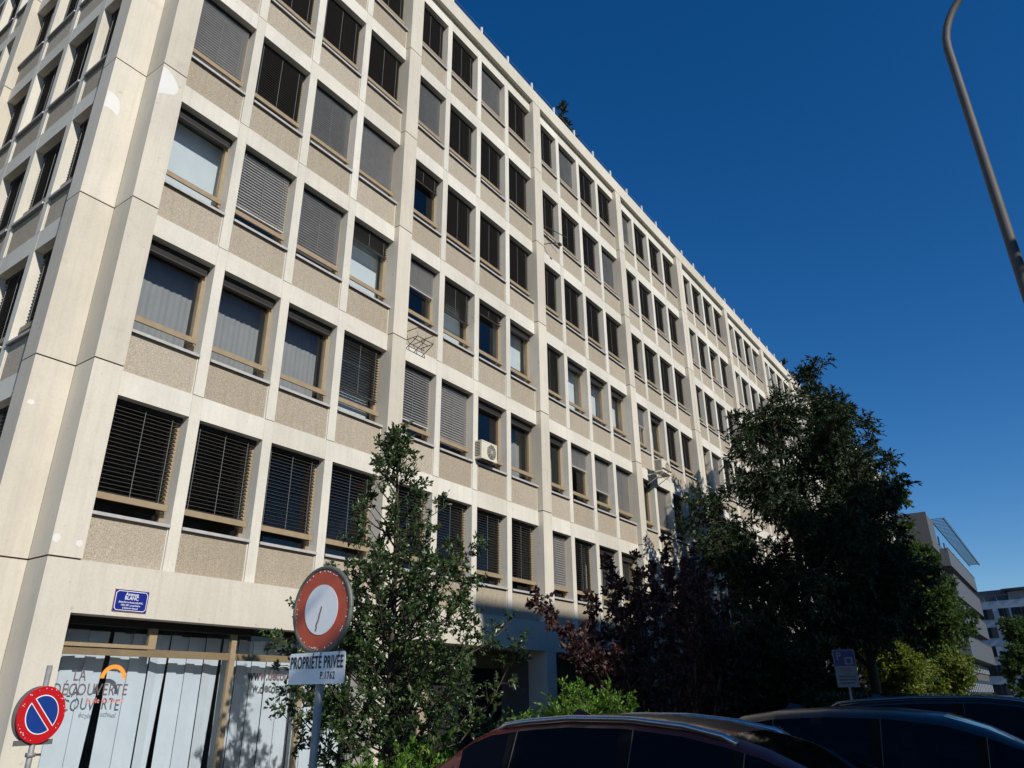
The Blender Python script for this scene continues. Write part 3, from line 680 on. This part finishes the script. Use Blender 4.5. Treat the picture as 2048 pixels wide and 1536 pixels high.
    if glassm is not M_CARG:
        for sy in (1.45, 2.55):
            for sx in (-.42, .42):
                q = MB(); q.box(cx+sx-.24, cx+sx+.24, yr-sy-.06, yr-sy+.10, .45, 1.10, M_SEAT); q.box(cx+sx-.13, cx+sx+.13, yr-sy-.03, yr-sy+.08, 1.12, 1.30, M_SEAT); q.build('seat', root)
        q = MB(); q.box(cx-W*.9, cx+W*.9, yr-L+.9, yr-.5, .40, .46, M_SEAT); q.build('floor', root)
    if rails:
        for sx in (-1, 1):
            q = MB(); P_ = []
            for s in np.linspace(rails[0], rails[1], 22):
                top = pz(s); k = max(0, min(1, (top-belt)/.45)); wt = W*(1-.24*k)
                P_.append((cx+sx*(wt-.03), yr-s, top+.016-(.03 if s in (rails[0], rails[1]) else 0)-.035*k))
            q.tube(P_, .024, railmat, 10); q.build('roof_rail', root, smooth=True)
    q = MB(); sa = rails[0]+.55 if rails else 1.3; z_ = pz(sa)
    q.add([[cx-.03, yr-sa+.12, z_-.01], [cx+.03, yr-sa+.12, z_-.01], [cx+.03, yr-sa-.16, z_-.01], [cx-.03, yr-sa-.16, z_-.01], [cx, yr-sa+.05, z_+.065], [cx, yr-sa-.02, z_+.05]], [[0, 4, 1], [1, 4, 5, 2], [2, 5, 3], [3, 5, 4, 0], [0, 1, 2, 3]], paint)
    q.build('antenna_fin', root)
    # bright trim line under the side windows
    for sx in (-1, 1):
        q = MB(); q.tube([(cx+sx*(W*.985), yr-s, belt+.004+.02*math.sin(s)) for s in np.linspace(g0+.1, g1-.1, 16)], .009, railmat or M_TRIM, 5); q.build('window_trim', root)
    return root
def paint(name, c):
    return plain(name, c, .35, .0, .4, var=.05, nscale=3, coat=.45)
profA = [(0, .55), (.06, .80), (.22, .96), (.45, 1.10), (.72, 1.30), (.92, 1.385), (1.25, 1.43), (1.75, 1.465), (2.35, 1.46), (2.85, 1.41), (3.2, 1.335), (3.5, 1.25), (3.95, 1.06), (4.15, .98), (4.75, .86), (4.95, .70), (5.02, .5)]
car('dark red estate car with silver roof rails, nearest of the parked cars', -5.62, -6.22, 5.02, 1.46, 1.82, profA, paint('dark_red_paint', (.065, .004, .005)), [(.30, .62), (1.12, 1.22), (2.28, 2.42), (3.28, 3.38), (4.1, 4.2)], (.95, 3.30), M_CHR)
profB = [(0, .55), (.06, .85), (.25, 1.02), (.55, 1.26), (.85, 1.42), (1.25, 1.475), (1.8, 1.50), (2.4, 1.485), (2.9, 1.43), (3.25, 1.32), (3.9, 1.02), (4.5, .86), (4.72, .68), (4.8, .5)]
car('black hatchback parked between the dark red car and the taller navy one', -2.95, -7.75, 4.8, 1.5, 1.80, profB, paint('black_paint', (.008, .009, .011)), [(.35, .72), (1.15, 1.25), (2.2, 2.34), (3.15, 3.25), (3.85, 3.95)], None, None, glassm=M_CARGLASS)
profC = [(0, .6), (.05, .95), (.22, 1.10), (.5, 1.36), (.8, 1.52), (1.2, 1.565), (1.9, 1.60), (2.7, 1.60), (3.1, 1.56), (3.5, 1.46), (4.1, 1.10), (4.6, .98), (4.85, .75), (4.9, .5)]
car('tall dark navy car with roof rails, farthest right of the parked cars', .55, -8.0, 4.9, 1.6, 1.86, profC, paint('navy_paint', (.010, .015, .030)), [(.35, .62), (1.2, 1.3), (2.35, 2.5), (3.4, 3.5), (4.0, 4.1)], (.75, 3.4), plain('dark_metal_rail', (.16, .17, .19), .2, .9, spec=.6), belt=1.0)

# ------------------------------------------------------------------ trees and shrubs
def leaves_mesh(name, P, D, size, asp, m, rs, parent, up_bias=.4, droop=.0, jit=.35, fold=.25, sj=.5):
    """P points, D directions: one folded diamond leaf each"""
    n = len(P); D = D+rs.normal(0, jit, (n, 3)); D[:, 2] -= droop; D /= np.linalg.norm(D, axis=1)[:, None]+1e-9
    nn = rs.normal(0, 1, (n, 3)); nn[:, 2] += up_bias*2; nn -= (nn*D).sum(1)[:, None]*D; nn /= np.linalg.norm(nn, axis=1)[:, None]+1e-9
    s = np.cross(D, nn); L = size*(1+rs.uniform(-sj, sj, n))[:, None]; Wd = L*asp
    v = np.stack([P, P+D*L*.45+s*Wd*.5+nn*Wd*fold, P+D*L, P+D*L*.45-s*Wd*.5+nn*Wd*fold], 1).reshape(-1, 3)
    o3 = np.array(PORG[parent.name]); v = v-o3
    me = bpy.data.meshes.new(name); me.vertices.add(4*n); me.vertices.foreach_set('co', v.ravel().astype(np.float32))
    me.loops.add(6*n); k = np.arange(n)*4
    li = np.stack([k, k+1, k+2, k, k+2, k+3], 1).ravel(); me.loops.foreach_set('vertex_index', li.astype(np.int32))
    me.polygons.add(2*n); me.polygons.foreach_set('loop_start', (np.arange(2*n)*3).astype(np.int32)); me.polygons.foreach_set('loop_total', np.full(2*n, 3, np.int32))
    me.materials.append(m); me.update(calc_edges=True); me.validate()
    o = bpy.data.objects.new(name, me); col.objects.link(o); o.parent = parent; PORG[o.name] = tuple(o3); return o
def curve_pts(a, b, rs, n=6, sag=0.0, wob=.06):
    a = np.array(a, float); b = np.array(b, float); t = np.linspace(0, 1, n)[:, None]; L = np.linalg.norm(b-a)
    p = a+(b-a)*t; w_ = rs.normal(0, wob*L, 3); p = p+np.sin(t*np.pi)*w_; p[:, 2] += (np.sin(t[:, 0]*np.pi))*sag*L
    return p
def sample(pl, t):
    n = len(pl)-1; x = t*n; i = np.minimum(x.astype(int), n-1); f = (x-i)[:, None]; p = pl[i]*(1-f)+pl[i+1]*f; d = pl[i+1]-pl[i]; d = d/(np.linalg.norm(d, axis=1)[:, None]+1e-9)
    return p, d
def plant(name, label, cat, base, stems, limbs, n2, len2, n3, len3, nleaf, size, asp, lm_, bark, seed, group=None, up2=.35, droop=0.0, t0=.3, up_bias=.4, jit=.5, twigr=.006, crownname='crown', out_spread=1.0):
    """stems: list of (polyline, r0, r1); limbs: list of (polyline, r). leaves sit on third order twigs"""
    rs = np.random.RandomState(seed); root = thing(name, label, cat, base, group)
    tr = MB()
    for pl_, r0_, r1_ in stems: tr.tube(pl_, np.linspace(r0_, r1_, len(pl_)), bark, 8)
    for q_ in limbs: tr.tube(q_[0], np.linspace(q_[1], q_[1]*.25, len(q_[0])), bark, 5)
    PP, DD = [], []
    for q_ in limbs:
        pl_ = np.asarray(q_[0]); ls = q_[2] if len(q_) > 2 else 1.0; L = np.linalg.norm(pl_[-1]-pl_[0]); k2 = max(3, int(n2*L*ls))
        t = rs.uniform(t0, 1.0, k2); t[0] = 1.0; p, d = sample(pl_, t)
        for i in range(k2):
            dr = d[i]+rs.normal(0, .75, 3)*out_spread; dr[2] += up2; dr /= np.linalg.norm(dr)
            l2 = len2*ls*(1.15-.5*t[i])*rs.uniform(.6, 1.2); e = p[i]+dr*l2; e[2] -= droop*l2*.5
            q = curve_pts(p[i], e, rs, 4, 0, .08)
            if twigr: tr.tube(q, [twigr*1.6, twigr*1.3, twigr, twigr*.6], bark, 3, False)
            t3 = rs.uniform(.15, 1, n3); p3, d3 = sample(q, t3)
            dd = d3+rs.normal(0, .7, (n3, 3)); dd /= np.linalg.norm(dd, axis=1)[:, None]
            l3 = len3*rs.uniform(.5, 1.2, n3)
            tt = rs.uniform(.1, 1.0, (n3, nleaf)); 
            pts = p3[:, None, :]+dd[:, None, :]*(l3[:, None]*tt)[:, :, None]; pts[:, :, 2] -= droop*(tt**2)*l3[:, None]*.6
            PP.append(pts.reshape(-1, 3)); DD.append(np.repeat(dd, nleaf, 0))
    P = np.concatenate(PP); D = np.concatenate(DD)
    tr.build('trunk', root, smooth=True)
    leaves_mesh(crownname, P, D, size, asp, lm_, rs, root, up_bias, droop, jit)
    return root
rs = np.random.RandomState(11)
# holly: conical, many ascending branches from one leader
hb = np.array([-4.10, -4.45, 0.0]); top = np.array([-4.18, -4.45, 5.32])
lead = curve_pts(hb, top, rs, 10, 0, .006); limbs = []
for i in range(140):
    z = .35+4.75*(i/140)**.95
    if z > 3.1 and rs.uniform() < .5: continue
    a_ = i*2.39996+rs.uniform(-.3, .3)
    rad = (.86 if math.cos(a_) < -.3 else 1.0)*np.interp(z, [.3, 1.0, 2.0, 2.6, 3.3, 4.0, 4.6, 5.1], [1.6, 1.72, 1.66, 1.3, .88, .55, .28, .05])*rs.uniform(.45, 1.04)
    s = np.array([np.interp(z, lead[:, 2], lead[:, 0]), np.interp(z, lead[:, 2], lead[:, 1]), z])
    e = s+np.array([rad*math.cos(a_), rad*math.sin(a_), rad*rs.uniform(.35, .75)+.12]); limbs.append((curve_pts(s, e, rs, 5, -.06, .05), .016, float(np.interp(z, [0, 2.5, 4.2, 5.3], [1.15, 1.0, .62, .42]))))
limbs.append((lead[-3:], .01, .45))
plant('holly_tree', 'glossy dark green holly tree behind the PROPRIÉTÉ PRIVÉE sign', 'tree', tuple(hb), [(lead, .07, .01)], limbs, 8.0, .30, 5, .14, 9, .060, .52, L_HOLLY, M_BARK, 21, t0=.22, up2=.45, twigr=.004, jit=.7)
# green bush
bb = np.array([.9, -4.6, 0]); limbs = []; stems = []
for i in range(60):
    a_ = rs.uniform(0, 6.28); q = rs.uniform(0, 1)**.5; fx, fy = q*math.cos(a_), q*math.sin(a_); s = bb+np.array([fx*1.2, fy*.6, 0]); e = bb+np.array([fx*2.0, fy*.9, .85+.85*(1-q*q*.7)*rs.uniform(.6, 1.05)]); limbs.append((curve_pts(s, e, rs, 5, .1, .06), .012))
plant('green_bush', 'bright green leafy bush behind the roof of the dark red car', 'shrub', tuple(bb), [], limbs, 8, .30, 4, .16, 8, .065, .40, L_GREEN, M_STEM, 5, t0=.35, up2=.5, crownname='foliage', twigr=.003)
bb = np.array([-4.3, -5.3, 0]); limbs = []
for i in range(34):
    a_ = rs.uniform(0, 6.28); q = rs.uniform(0, 1)**.5; fx, fy = q*math.cos(a_), q*math.sin(a_); s = bb+np.array([fx*.9, fy*.4, 0]); e = bb+np.array([fx*1.1, fy*.5, .55+.42*(1-q*q*.6)*rs.uniform(.6, 1.1)]); limbs.append((curve_pts(s, e, rs, 5, .1, .06), .010))
plant('green_bush', 'low green bush at the foot of the holly tree', 'shrub', tuple(bb), [], limbs, 7, .26, 4, .15, 6, .07, .42, L_GREEN, M_STEM, 6, t0=.35, up2=.5, crownname='foliage', twigr=.003)
# purple smoke trees: several upright stems each
def smoke(base, tips, label, seed):
    rs = np.random.RandomState(seed); pb_ = np.array(base); limbs = []; stems = []
    for tp in tips:
        tp = np.array(tp); s = pb_+np.array([rs.uniform(-.5, .5), rs.uniform(-.3, .3), 0]); m_ = s*.45+tp*.55; m_[2] += .25; pl_ = np.array([s, s*.7+m_*.3+[0, 0, .2], m_, m_*.5+tp*.5+[0, 0, .12], tp]); stems.append((pl_[:4], .035, .014)); limbs.append((pl_[1:], .014))
        for k in range(8):
            t_ = rs.uniform(.2, .9); p_ = sample(pl_, np.array([t_]))[0][0]; e = p_+np.array([rs.normal(0, .45), rs.normal(0, .35), rs.uniform(.2, .7)])
            if e[2] < tp[2]: limbs.append((curve_pts(p_, e, rs, 4, 0, .05), .010))
    plant('smoke_tree', label, 'tree', tuple(base), stems, limbs, 7.5, .26, 4, .14, 6, .085, .72, L_PUR, M_STEM, seed+1, group='purple smoke trees', t0=.2, up2=.4, twigr=.003, crownname='foliage')
smoke((4.6, -3.9, 0), [(.76, -3.6, 3.41), (1.2, -4.1, 2.78), (2.49, -3.8, 3.55), (4.35, -3.3, 4.65), (3.49, -4.1, 3.98), (3.56, -4.4, 3.5), (5.4, -3.5, 4.4), (1.6, -4.4, 2.3), (2.2, -4.5, 2.5), (3.81, -4.5, 2.66), (5.2, -4.4, 3.1), (4.6, -4.0, 3.6), (5.9, -4.6, 2.6), (3.0, -4.7, 1.9)], 'purple leaved smoke tree with long wispy sprays reaching left over the green bush', 8)
smoke((8.8, -3.5, 0), [(6.47, -3.4, 4.56), (7.5, -3.4, 5.3), (7.9, -3.3, 5.65), (8.9, -3.4, 5.2), (9.78, -3.3, 5.55), (11.1, -3.2, 4.84), (7.0, -4.1, 3.98), (8.0, -4.2, 3.7), (10.9, -3.5, 3.4), (9.6, -4.3, 4.3), (8.6, -4.5, 3.1), (10.2, -3.0, 4.4), (6.6, -4.4, 3.0), (9.6, -4.6, 2.8), (11.6, -3.8, 2.8)], 'taller purple leaved smoke tree standing against the shaded facade left of the big trees', 18)
# big leafy trees
def big(name, label, base, h, lobes, seed, lf, size, asp, n2=5.4, n3=8, nleaf=12, len2=.95, len3=.45, tr=.22, bark=None, droop=.5, lean=(0, 0), group=None, nl=3, twigr=.008, zlow=None):
    rs = np.random.RandomState(seed); b = np.array(base, float); tp = b+np.array([lean[0], lean[1], h*.86]); st = curve_pts(b, tp, rs, 9, 0, .012); limbs = []
    for (dx, dy, z, r) in lobes:
        c = b+np.array([dx, dy, z]); zz = max(zlow or h*.16, z-math.hypot(dx, dy)*.8-.9); zz = min(zz, h*.8); s = np.array([np.interp(zz, st[:, 2], st[:, 0]), np.interp(zz, st[:, 2], st[:, 1]), zz])
        limbs.append((curve_pts(s, c, rs, 6, .06, .05), tr*.28))
        for k in range(nl):
            v = rs.normal(0, 1, 3); v /= np.linalg.norm(v); v[2] = v[2]*.8+.15; e = c+v*r*rs.uniform(.7, 1.0); p_ = sample(np.asarray(limbs[-1-k][0]), np.array([rs.uniform(.55, .95)]))[0][0]
            limbs.append((curve_pts(p_, e, rs, 5, .03, .07), tr*.13))
    return plant(name, label, 'shrub' if 'shrub' in name else 'tree', tuple(base), [(st, tr, tr*.25)], limbs, n2, len2, n3, len3, nleaf, size, asp, lf, bark or M_BARK, seed+1, group=group, droop=droop, t0=.35, up2=.25, jit=.45, twigr=twigr)
LA_ = [(-3.6, 1.9, 7.7, 1.3), (-3.9, 1.6, 6.4, 1.2), (-2.9, 1.2, 9.3, 1.4), (-2.2, 1.3, 10.9, 1.2), (-1.2, .9, 12.0, 1.1), (-.2, .4, 12.9, 1.0), (.6, .2, 12.2, 1.2), (-1.5, -1.5, 10.2, 1.4), (.2, -1.9, 10.9, 1.4), (1.6, -.8, 11.0, 1.5), (-3.0, -.8, 7.8, 1.4), (-1.2, -2.5, 8.2, 1.5), (1.0, -2.8, 8.6, 1.5), (2.6, -1.2, 8.8, 1.5), (2.4, 1.4, 9.6, 1.4), (-.2, 1.9, 9.6, 1.4), (-2.4, 1.9, 5.2, 1.3), (-3.1, -.2, 5.2, 1.3), (-1.8, -2.0, 5.6, 1.4), (.6, -2.7, 5.8, 1.4), (2.6, -1.4, 6.0, 1.4), (2.6, 1.4, 6.4, 1.4), (.2, 2.1, 6.4, 1.4), (-2.6, .8, 3.9, 1.1), (-1.2, -1.6, 3.8, 1.1), (-3.3, 1.8, 3.6, .9), (0, 0, 8, 1.6), (0, 0, 10.5, 1.5), (1.5, -1.6, 4.2, 1.1)]
LA_ = [(dx*(.9 if dx < 0 else 1)+(1.1 if z > 9 and dx < 0 else 0), dy, z, r*.92) for dx, dy, z, r in LA_]
big('broadleaf_tree', 'big dark tree with its lower left branches overlapping the facade, left of two', (17.2, -4.6, 0), 13.6, LA_, 31, L_BIG, .15, .36, lean=(-.2, .2), group='two big dark trees')
LB_ = [(0, .2, 14.9, .7), (-.2, .1, 14.0, .9), (.5, -.3, 13.2, 1.1), (-.8, .5, 12.7, 1.1), (1.5, -.9, 12.2, 1.2), (-.4, -1.2, 11.8, 1.3), (2.4, -1.5, 10.8, 1.3), (.4, -2.2, 10.4, 1.5), (-1.6, .5, 10.6, 1.4), (2.9, .2, 9.9, 1.4), (3.4, -1.8, 8.9, 1.4), (1.4, -3.0, 8.6, 1.5), (-1.6, -1.9, 8.8, 1.5), (-2.4, .8, 8.4, 1.4), (3.9, -.6, 7.3, 1.4), (3.0, -2.6, 6.8, 1.4), (.9, -3.1, 6.4, 1.5), (-1.6, -2.3, 6.2, 1.5), (-2.6, .4, 6.0, 1.3), (2.8, 1.8, 7.4, 1.4), (.2, 2.4, 8.6, 1.5), (3.6, -1.6, 4.9, 1.2), (2.0, -2.7, 4.4, 1.2), (-.8, -2.4, 4.3, 1.2), (.6, .4, 8, 1.8), (.4, 0, 10.4, 1.6), (.4, 0, 5.6, 1.6), (-1.9, 1.7, 4.4, 1.2)]
LB_ = [((dx*.38 if dx > 0 else dx), dy*(.5 if dy < 0 else .85), z*.985, r*(.8 if dx > 1.5 else .95)) for dx, dy, z, r in LB_]
big('broadleaf_tree', 'big dark tree whose top stands against the blue sky, right of two', (20.4, -5.7, 0), 15.4, LB_, 41, L_BIG, .15, .36, lean=(.1, 0), group='two big dark trees')
def lob(n, r, z0, z1, seed, k=.8):
    q = np.random.RandomState(seed); out = []
    for i in range(n):
        z = q.uniform(z0, z1); t_ = (z-z0)/(z1-z0); rr = r*math.sin(math.pi*min(.95, t_*.75+.22)); a_ = q.uniform(0, 6.28); out.append((rr*q.uniform(.3, 1)*math.cos(a_), rr*q.uniform(.3, 1)*math.sin(a_), z, k))
    return out
big('garden_tree', 'bright green tree lit by the sun to the right of the big dark trees', (33.5, -5.0, 0), 9.0, lob(20, 2.5, 2.2, 8.6, 3, 1.2), 51, L_LIME, .17, .45, len2=.8, tr=.12, droop=.1)
big('garden_tree', 'yellowing small leafy tree low behind the parking sign', (27.5, -5.2, 0), 4.6, lob(16, 1.9, 1.2, 4.2, 4, .9), 53, L_YEL, .13, .5, len2=.6, tr=.08, droop=.1)
big('garden_tree', 'slim young tree with a pale bare trunk in front of the far building', (45.5, -4.75, 0), 9.5, lob(16, 2.4, 4.4, 9.2, 8, 1.2), 57, L_MID, .17, .45, len2=.9, tr=.11, bark=M_BARKP, droop=.1, zlow=4.2)
big('garden_tree', 'mid green tree farther along the front, half hidden by the big dark trees', (38.0, -3.6, 0), 14.0, lob(26, 3.0, 4, 13.4, 9, 1.5), 59, L_MID, .20, .45, len2=1.1, tr=.16, droop=.2)
big('garden_tree', 'tall mid green tree in front of the end wall of the grey building', (55.0, -4.0, 0), 12.6, lob(24, 2.0, 3, 12.2, 19, 1.1), 65, L_LIME, .19, .45, len2=.9, tr=.16, droop=.2)
big('garden_tree', 'yellow green bushy tree beside the pale trunk', (39.5, -5.6, 0), 4.8, lob(14, 2.3, 1.2, 4.4, 14, 1.0), 61, L_YEL, .16, .5, len2=.7, tr=.08, droop=.1)
big('round_tree', 'dark round tree at the right edge in front of the far apartment block', (76.5, -8.25, 0), 8.2, lob(26, 2.3, 1.6, 7.6, 12, 1.1), 63, L_MID, .20, .6, n2=3.4, len2=.8, tr=.2, droop=.1)
big('dark_shrub', 'dark leafy shrub mass at the foot of the two big trees', (12.6, -3.6, 0), 3.9, lob(22, 2.6, .8, 3.4, 24, 1.0), 67, L_BIG, .12, .42, n2=6, len2=.5, tr=.07, droop=.1, zlow=.4)
big('dark_shrub', 'dark leafy shrub beside the trunk of the right big tree', (18.0, -3.2, 0), 3.4, lob(18, 2.2, .8, 3.0, 25, 1.0), 69, L_BIG, .12, .42, n2=6, len2=.5, tr=.07, droop=.1, zlow=.4)
# clipped hedge
rs = np.random.RandomState(77); hg = thing('hedge', 'low dark clipped hedge running behind the parked cars', 'hedge', (38, -5.9, 0))
n = 26000; P = np.stack([rs.uniform(12, 66, n), rs.uniform(-6.3, -5.5, n), rs.uniform(.1, 1.62, n)], 1); sh = rs.uniform(0, 1, n) < .6; P[sh, 2] = rs.uniform(1.45, 1.64, sh.sum())
leaves_mesh('foliage', P, rs.normal(0, 1, (n, 3)), .13, .5, L_BIG, rs, hg); q = MB(); q.box(12, 66, -6.2, -5.6, 0, 1.45, M_SOIL); q.build('stem_mass', hg)
# roof shrubs
for (x, h_, lab) in ((10.3, 1.5, 'dark green shrub standing on the roof edge above the second bay'), (41.5, 1.5, 'far dark shrub on the roof edge above the big tree')):
    limbs = []; b = np.array([x, 1.3, 23.1]); rs = np.random.RandomState(int(x))
    for i in range(26):
        e = b+np.array([rs.normal(0, .55), rs.normal(0, .35), rs.uniform(.7, 1.9)]); limbs.append((curve_pts(b, e, rs, 4, .1, .05), .012))
    plant('roof_shrub', lab, 'shrub', tuple(b), [], limbs, 7, .3, 5, .2, 7, .15, .32, L_BIG, M_STEM, int(x)+2, 'shrubs on the roof edge', t0=.3, crownname='foliage')
# street tree behind the camera, whose shade falls over the parked cars
big('street_tree', 'leafy street tree on the street side of the parked cars', (-5.2, -17.2, 0), 8.8, [(dx, dy, z, 1.5) for dx in (-1.8, 0, 1.8, 3.6, 5.4) for dy in (-1.2, .6) for z in (4.6, 6.0, 7.2)]+[(-5.5, .2, 6.95, .6), (-4.9, .6, 6.4, .8), (-6.0, .3, 5.9, .7), (-5.4, .8, 5.3, .8), (-4.0, .3, 6.0, 1.0)], 71, L_MID, .22, .5, n2=2.6, len2=.9, droop=.1, tr=.2)

# ------------------------------------------------------------------ neighbouring buildings
M_NG = plain('grey_panel', (.075, .085, .098), .7, var=.08, nscale=2); M_NB = plain('brown_cladding', (.08, .078, .08), .8, var=.15); M_NW = plain('white_render', (.55, .60, .64), .8, var=.06, nscale=2)
M_NGL = plain('dark_window', (.03, .04, .05), .08, spec=.6); M_GREENGL = plain('green_louvre_glass', (.07, .11, .12), .5, spec=.6)
nb = thing('office_building', 'grey office building with stacked projecting balcony bands beyond the long cream one', 'building', (110, -2, 0))
q = MB(); q.box(88, 138, -.6, 14, 0, 21.3, M_NB); q.build('wall', nb)
q = MB(); q.box(86.5, 93, -2.0, 12, 17.6, 21.4, M_NG); q.box(86.3, 86.5, -2.1, 12, 17.4, 21.5, M_NB); q.build('end_block', nb)
for zt_, zb_ in ((19.8, 17.5), (16.35, 13.6), (12.5, 9.9), (8.7, 6.0)):
    q = MB(); q.box(103.5, 138, -2.0, -.6, zb_, zt_, M_NG); q.box(103.4, 138.1, -2.05, -1.95, zt_, zt_+.08, M_NB); q.build('balcony_band', nb)
for z in (2.0, 4.6, 9.0, 12.7, 16.5): 
    q = MB(); q.box(103.7, 137.5, -.75, -.62, z, z+ (1.1 if z > 5 else 1.6), M_NGL); 
    for x in np.arange(104, 138, 2.4): q.box(x, x+.12, -.8, -.62, z, z+1.1, M_NW)
    q.build('window_strip', nb)
for x in np.arange(89.5, 103, 3.4):
    for z in (1.2, 4.8, 8.4, 12.0, 15.4): 
        q = MB(); q.box(x, x+1.6, -.72, -.61, z, z+1.9, M_NW); q.box(x+.15, x+1.45, -.75, -.72, z+.15, z+1.75, M_NGL); q.build('window', nb)
q = MB()
for i in range(44): q.box(98+i*1.05, 98+i*1.05+.05, -3.0, -1.2, 22.7, 22.80, M_GREENGL)
for y_ in (-2.9, -1.4): q.box(97.5, 144, y_, y_+.12, 22.6, 22.7, M_NG)
for x in range(98, 144, 6): q.box(x, x+.15, -.7, -.5, 21.3, 22.6, M_NG)
q.build('sun_louvres', nb)
# far apartment block, turned to face down the avenue
fb_ = thing('apartment_building', 'distant white and blue shaded apartment block closing the avenue', 'building', (150, -8, 0))
Mf = Matrix.Translation((150, 0, 0)) @ Matrix.Rotation(R(-15), 4, 'Z')
def fbx(q, y0, y1, z0, z1, m, x0=0.0, x1=.2): q.box(x0, x1, y0, y1, z0, z1, m, M=Mf)
q = MB(); fbx(q, -40, 6, 0, 17.0, M_NW, 0, 14); q.build('wall', fb_)
q = MB(); fbx(q, -5.0, 6, 17.0, 19.0, M_NG, 1.5, 12); fbx(q, -9.6, -5.0, 17.0, 18.9, M_NW, 3, 12); fbx(q, -14, -8.6, 17, 19.7, M_NW, 1.0, 12); fbx(q, -9.0, -5.0, 18.7, 18.95, M_NB, 0, 4); q.build('penthouse', fb_)
q = MB(); fbx(q, -40, 6, 17.9, 17.95, M_METAL, -.05, 0)
for y_ in range(-40, 6, 2): fbx(q, y_, y_+.05, 17, 17.95, M_METAL, -.05, 0)
q.build('roof_railing', fb_)
for fl in range(5):
    z = 14.0-3.1*fl
    for y0_ in np.arange(-36, 4, 6.1):
        for (a_, w_) in ((0, 1.7), (2.6, 3.2)):
            q = MB(); fbx(q, y0_+a_, y0_+a_+w_, z, z+1.7, M_NGL, -.04, 0); fbx(q, y0_+a_, y0_+a_+w_, z-.08, z, M_NG, -.12, 0); 
            fbx(q, y0_+a_+w_*.5, y0_+a_+w_*.5+.07, z, z+1.7, M_NB, -.06, -.04); fbx(q, y0_+a_+.05, y0_+a_+w_*.3, z, z+1.65, M_NW if (fl+int(y0_)) % 3 == 0 else M_NB, -.055, -.04); q.build('window', fb_)
M_SHOP = plain('shop_sign_blue', (.05, .25, .6), .5)
q = MB(); fbx(q, -9.8, -6.2, 2.6, 4.2, M_SHOP, -.3, 0); q.build('shop_sign', fb_)
# opposite side of the street: its roof line throws the shade over the lower right of the scene
ob = thing('apartment_building', 'long beige apartment building on the opposite side of the street', 'building', (11, -30, 0))
M_OPP = plain('beige_render', (.42, .38, .31), .85, var=.08, nscale=2)
q = MB(); q.box(-4.27, 16.6, -38, -26.0, 0, 20.0, M_OPP); q.box(-4.4, 16.8, -38.2, -25.8, 19.85, 20.12, M_OPP); q.build('wall', ob)
q = MB()
for fl in range(6):
    for x in np.arange(-3.2, 15, 2.6): q.box(x, x+1.3, -26, -25.96, 1.2+fl*3.1, 2.9+fl*3.1, M_NGL); q.box(x-.08, x+1.38, -26, -25.85, 1.1+fl*3.1, 1.2+fl*3.1, M_NW)
q.build('window', ob)
tag(ob.children[1], kind='stuff')
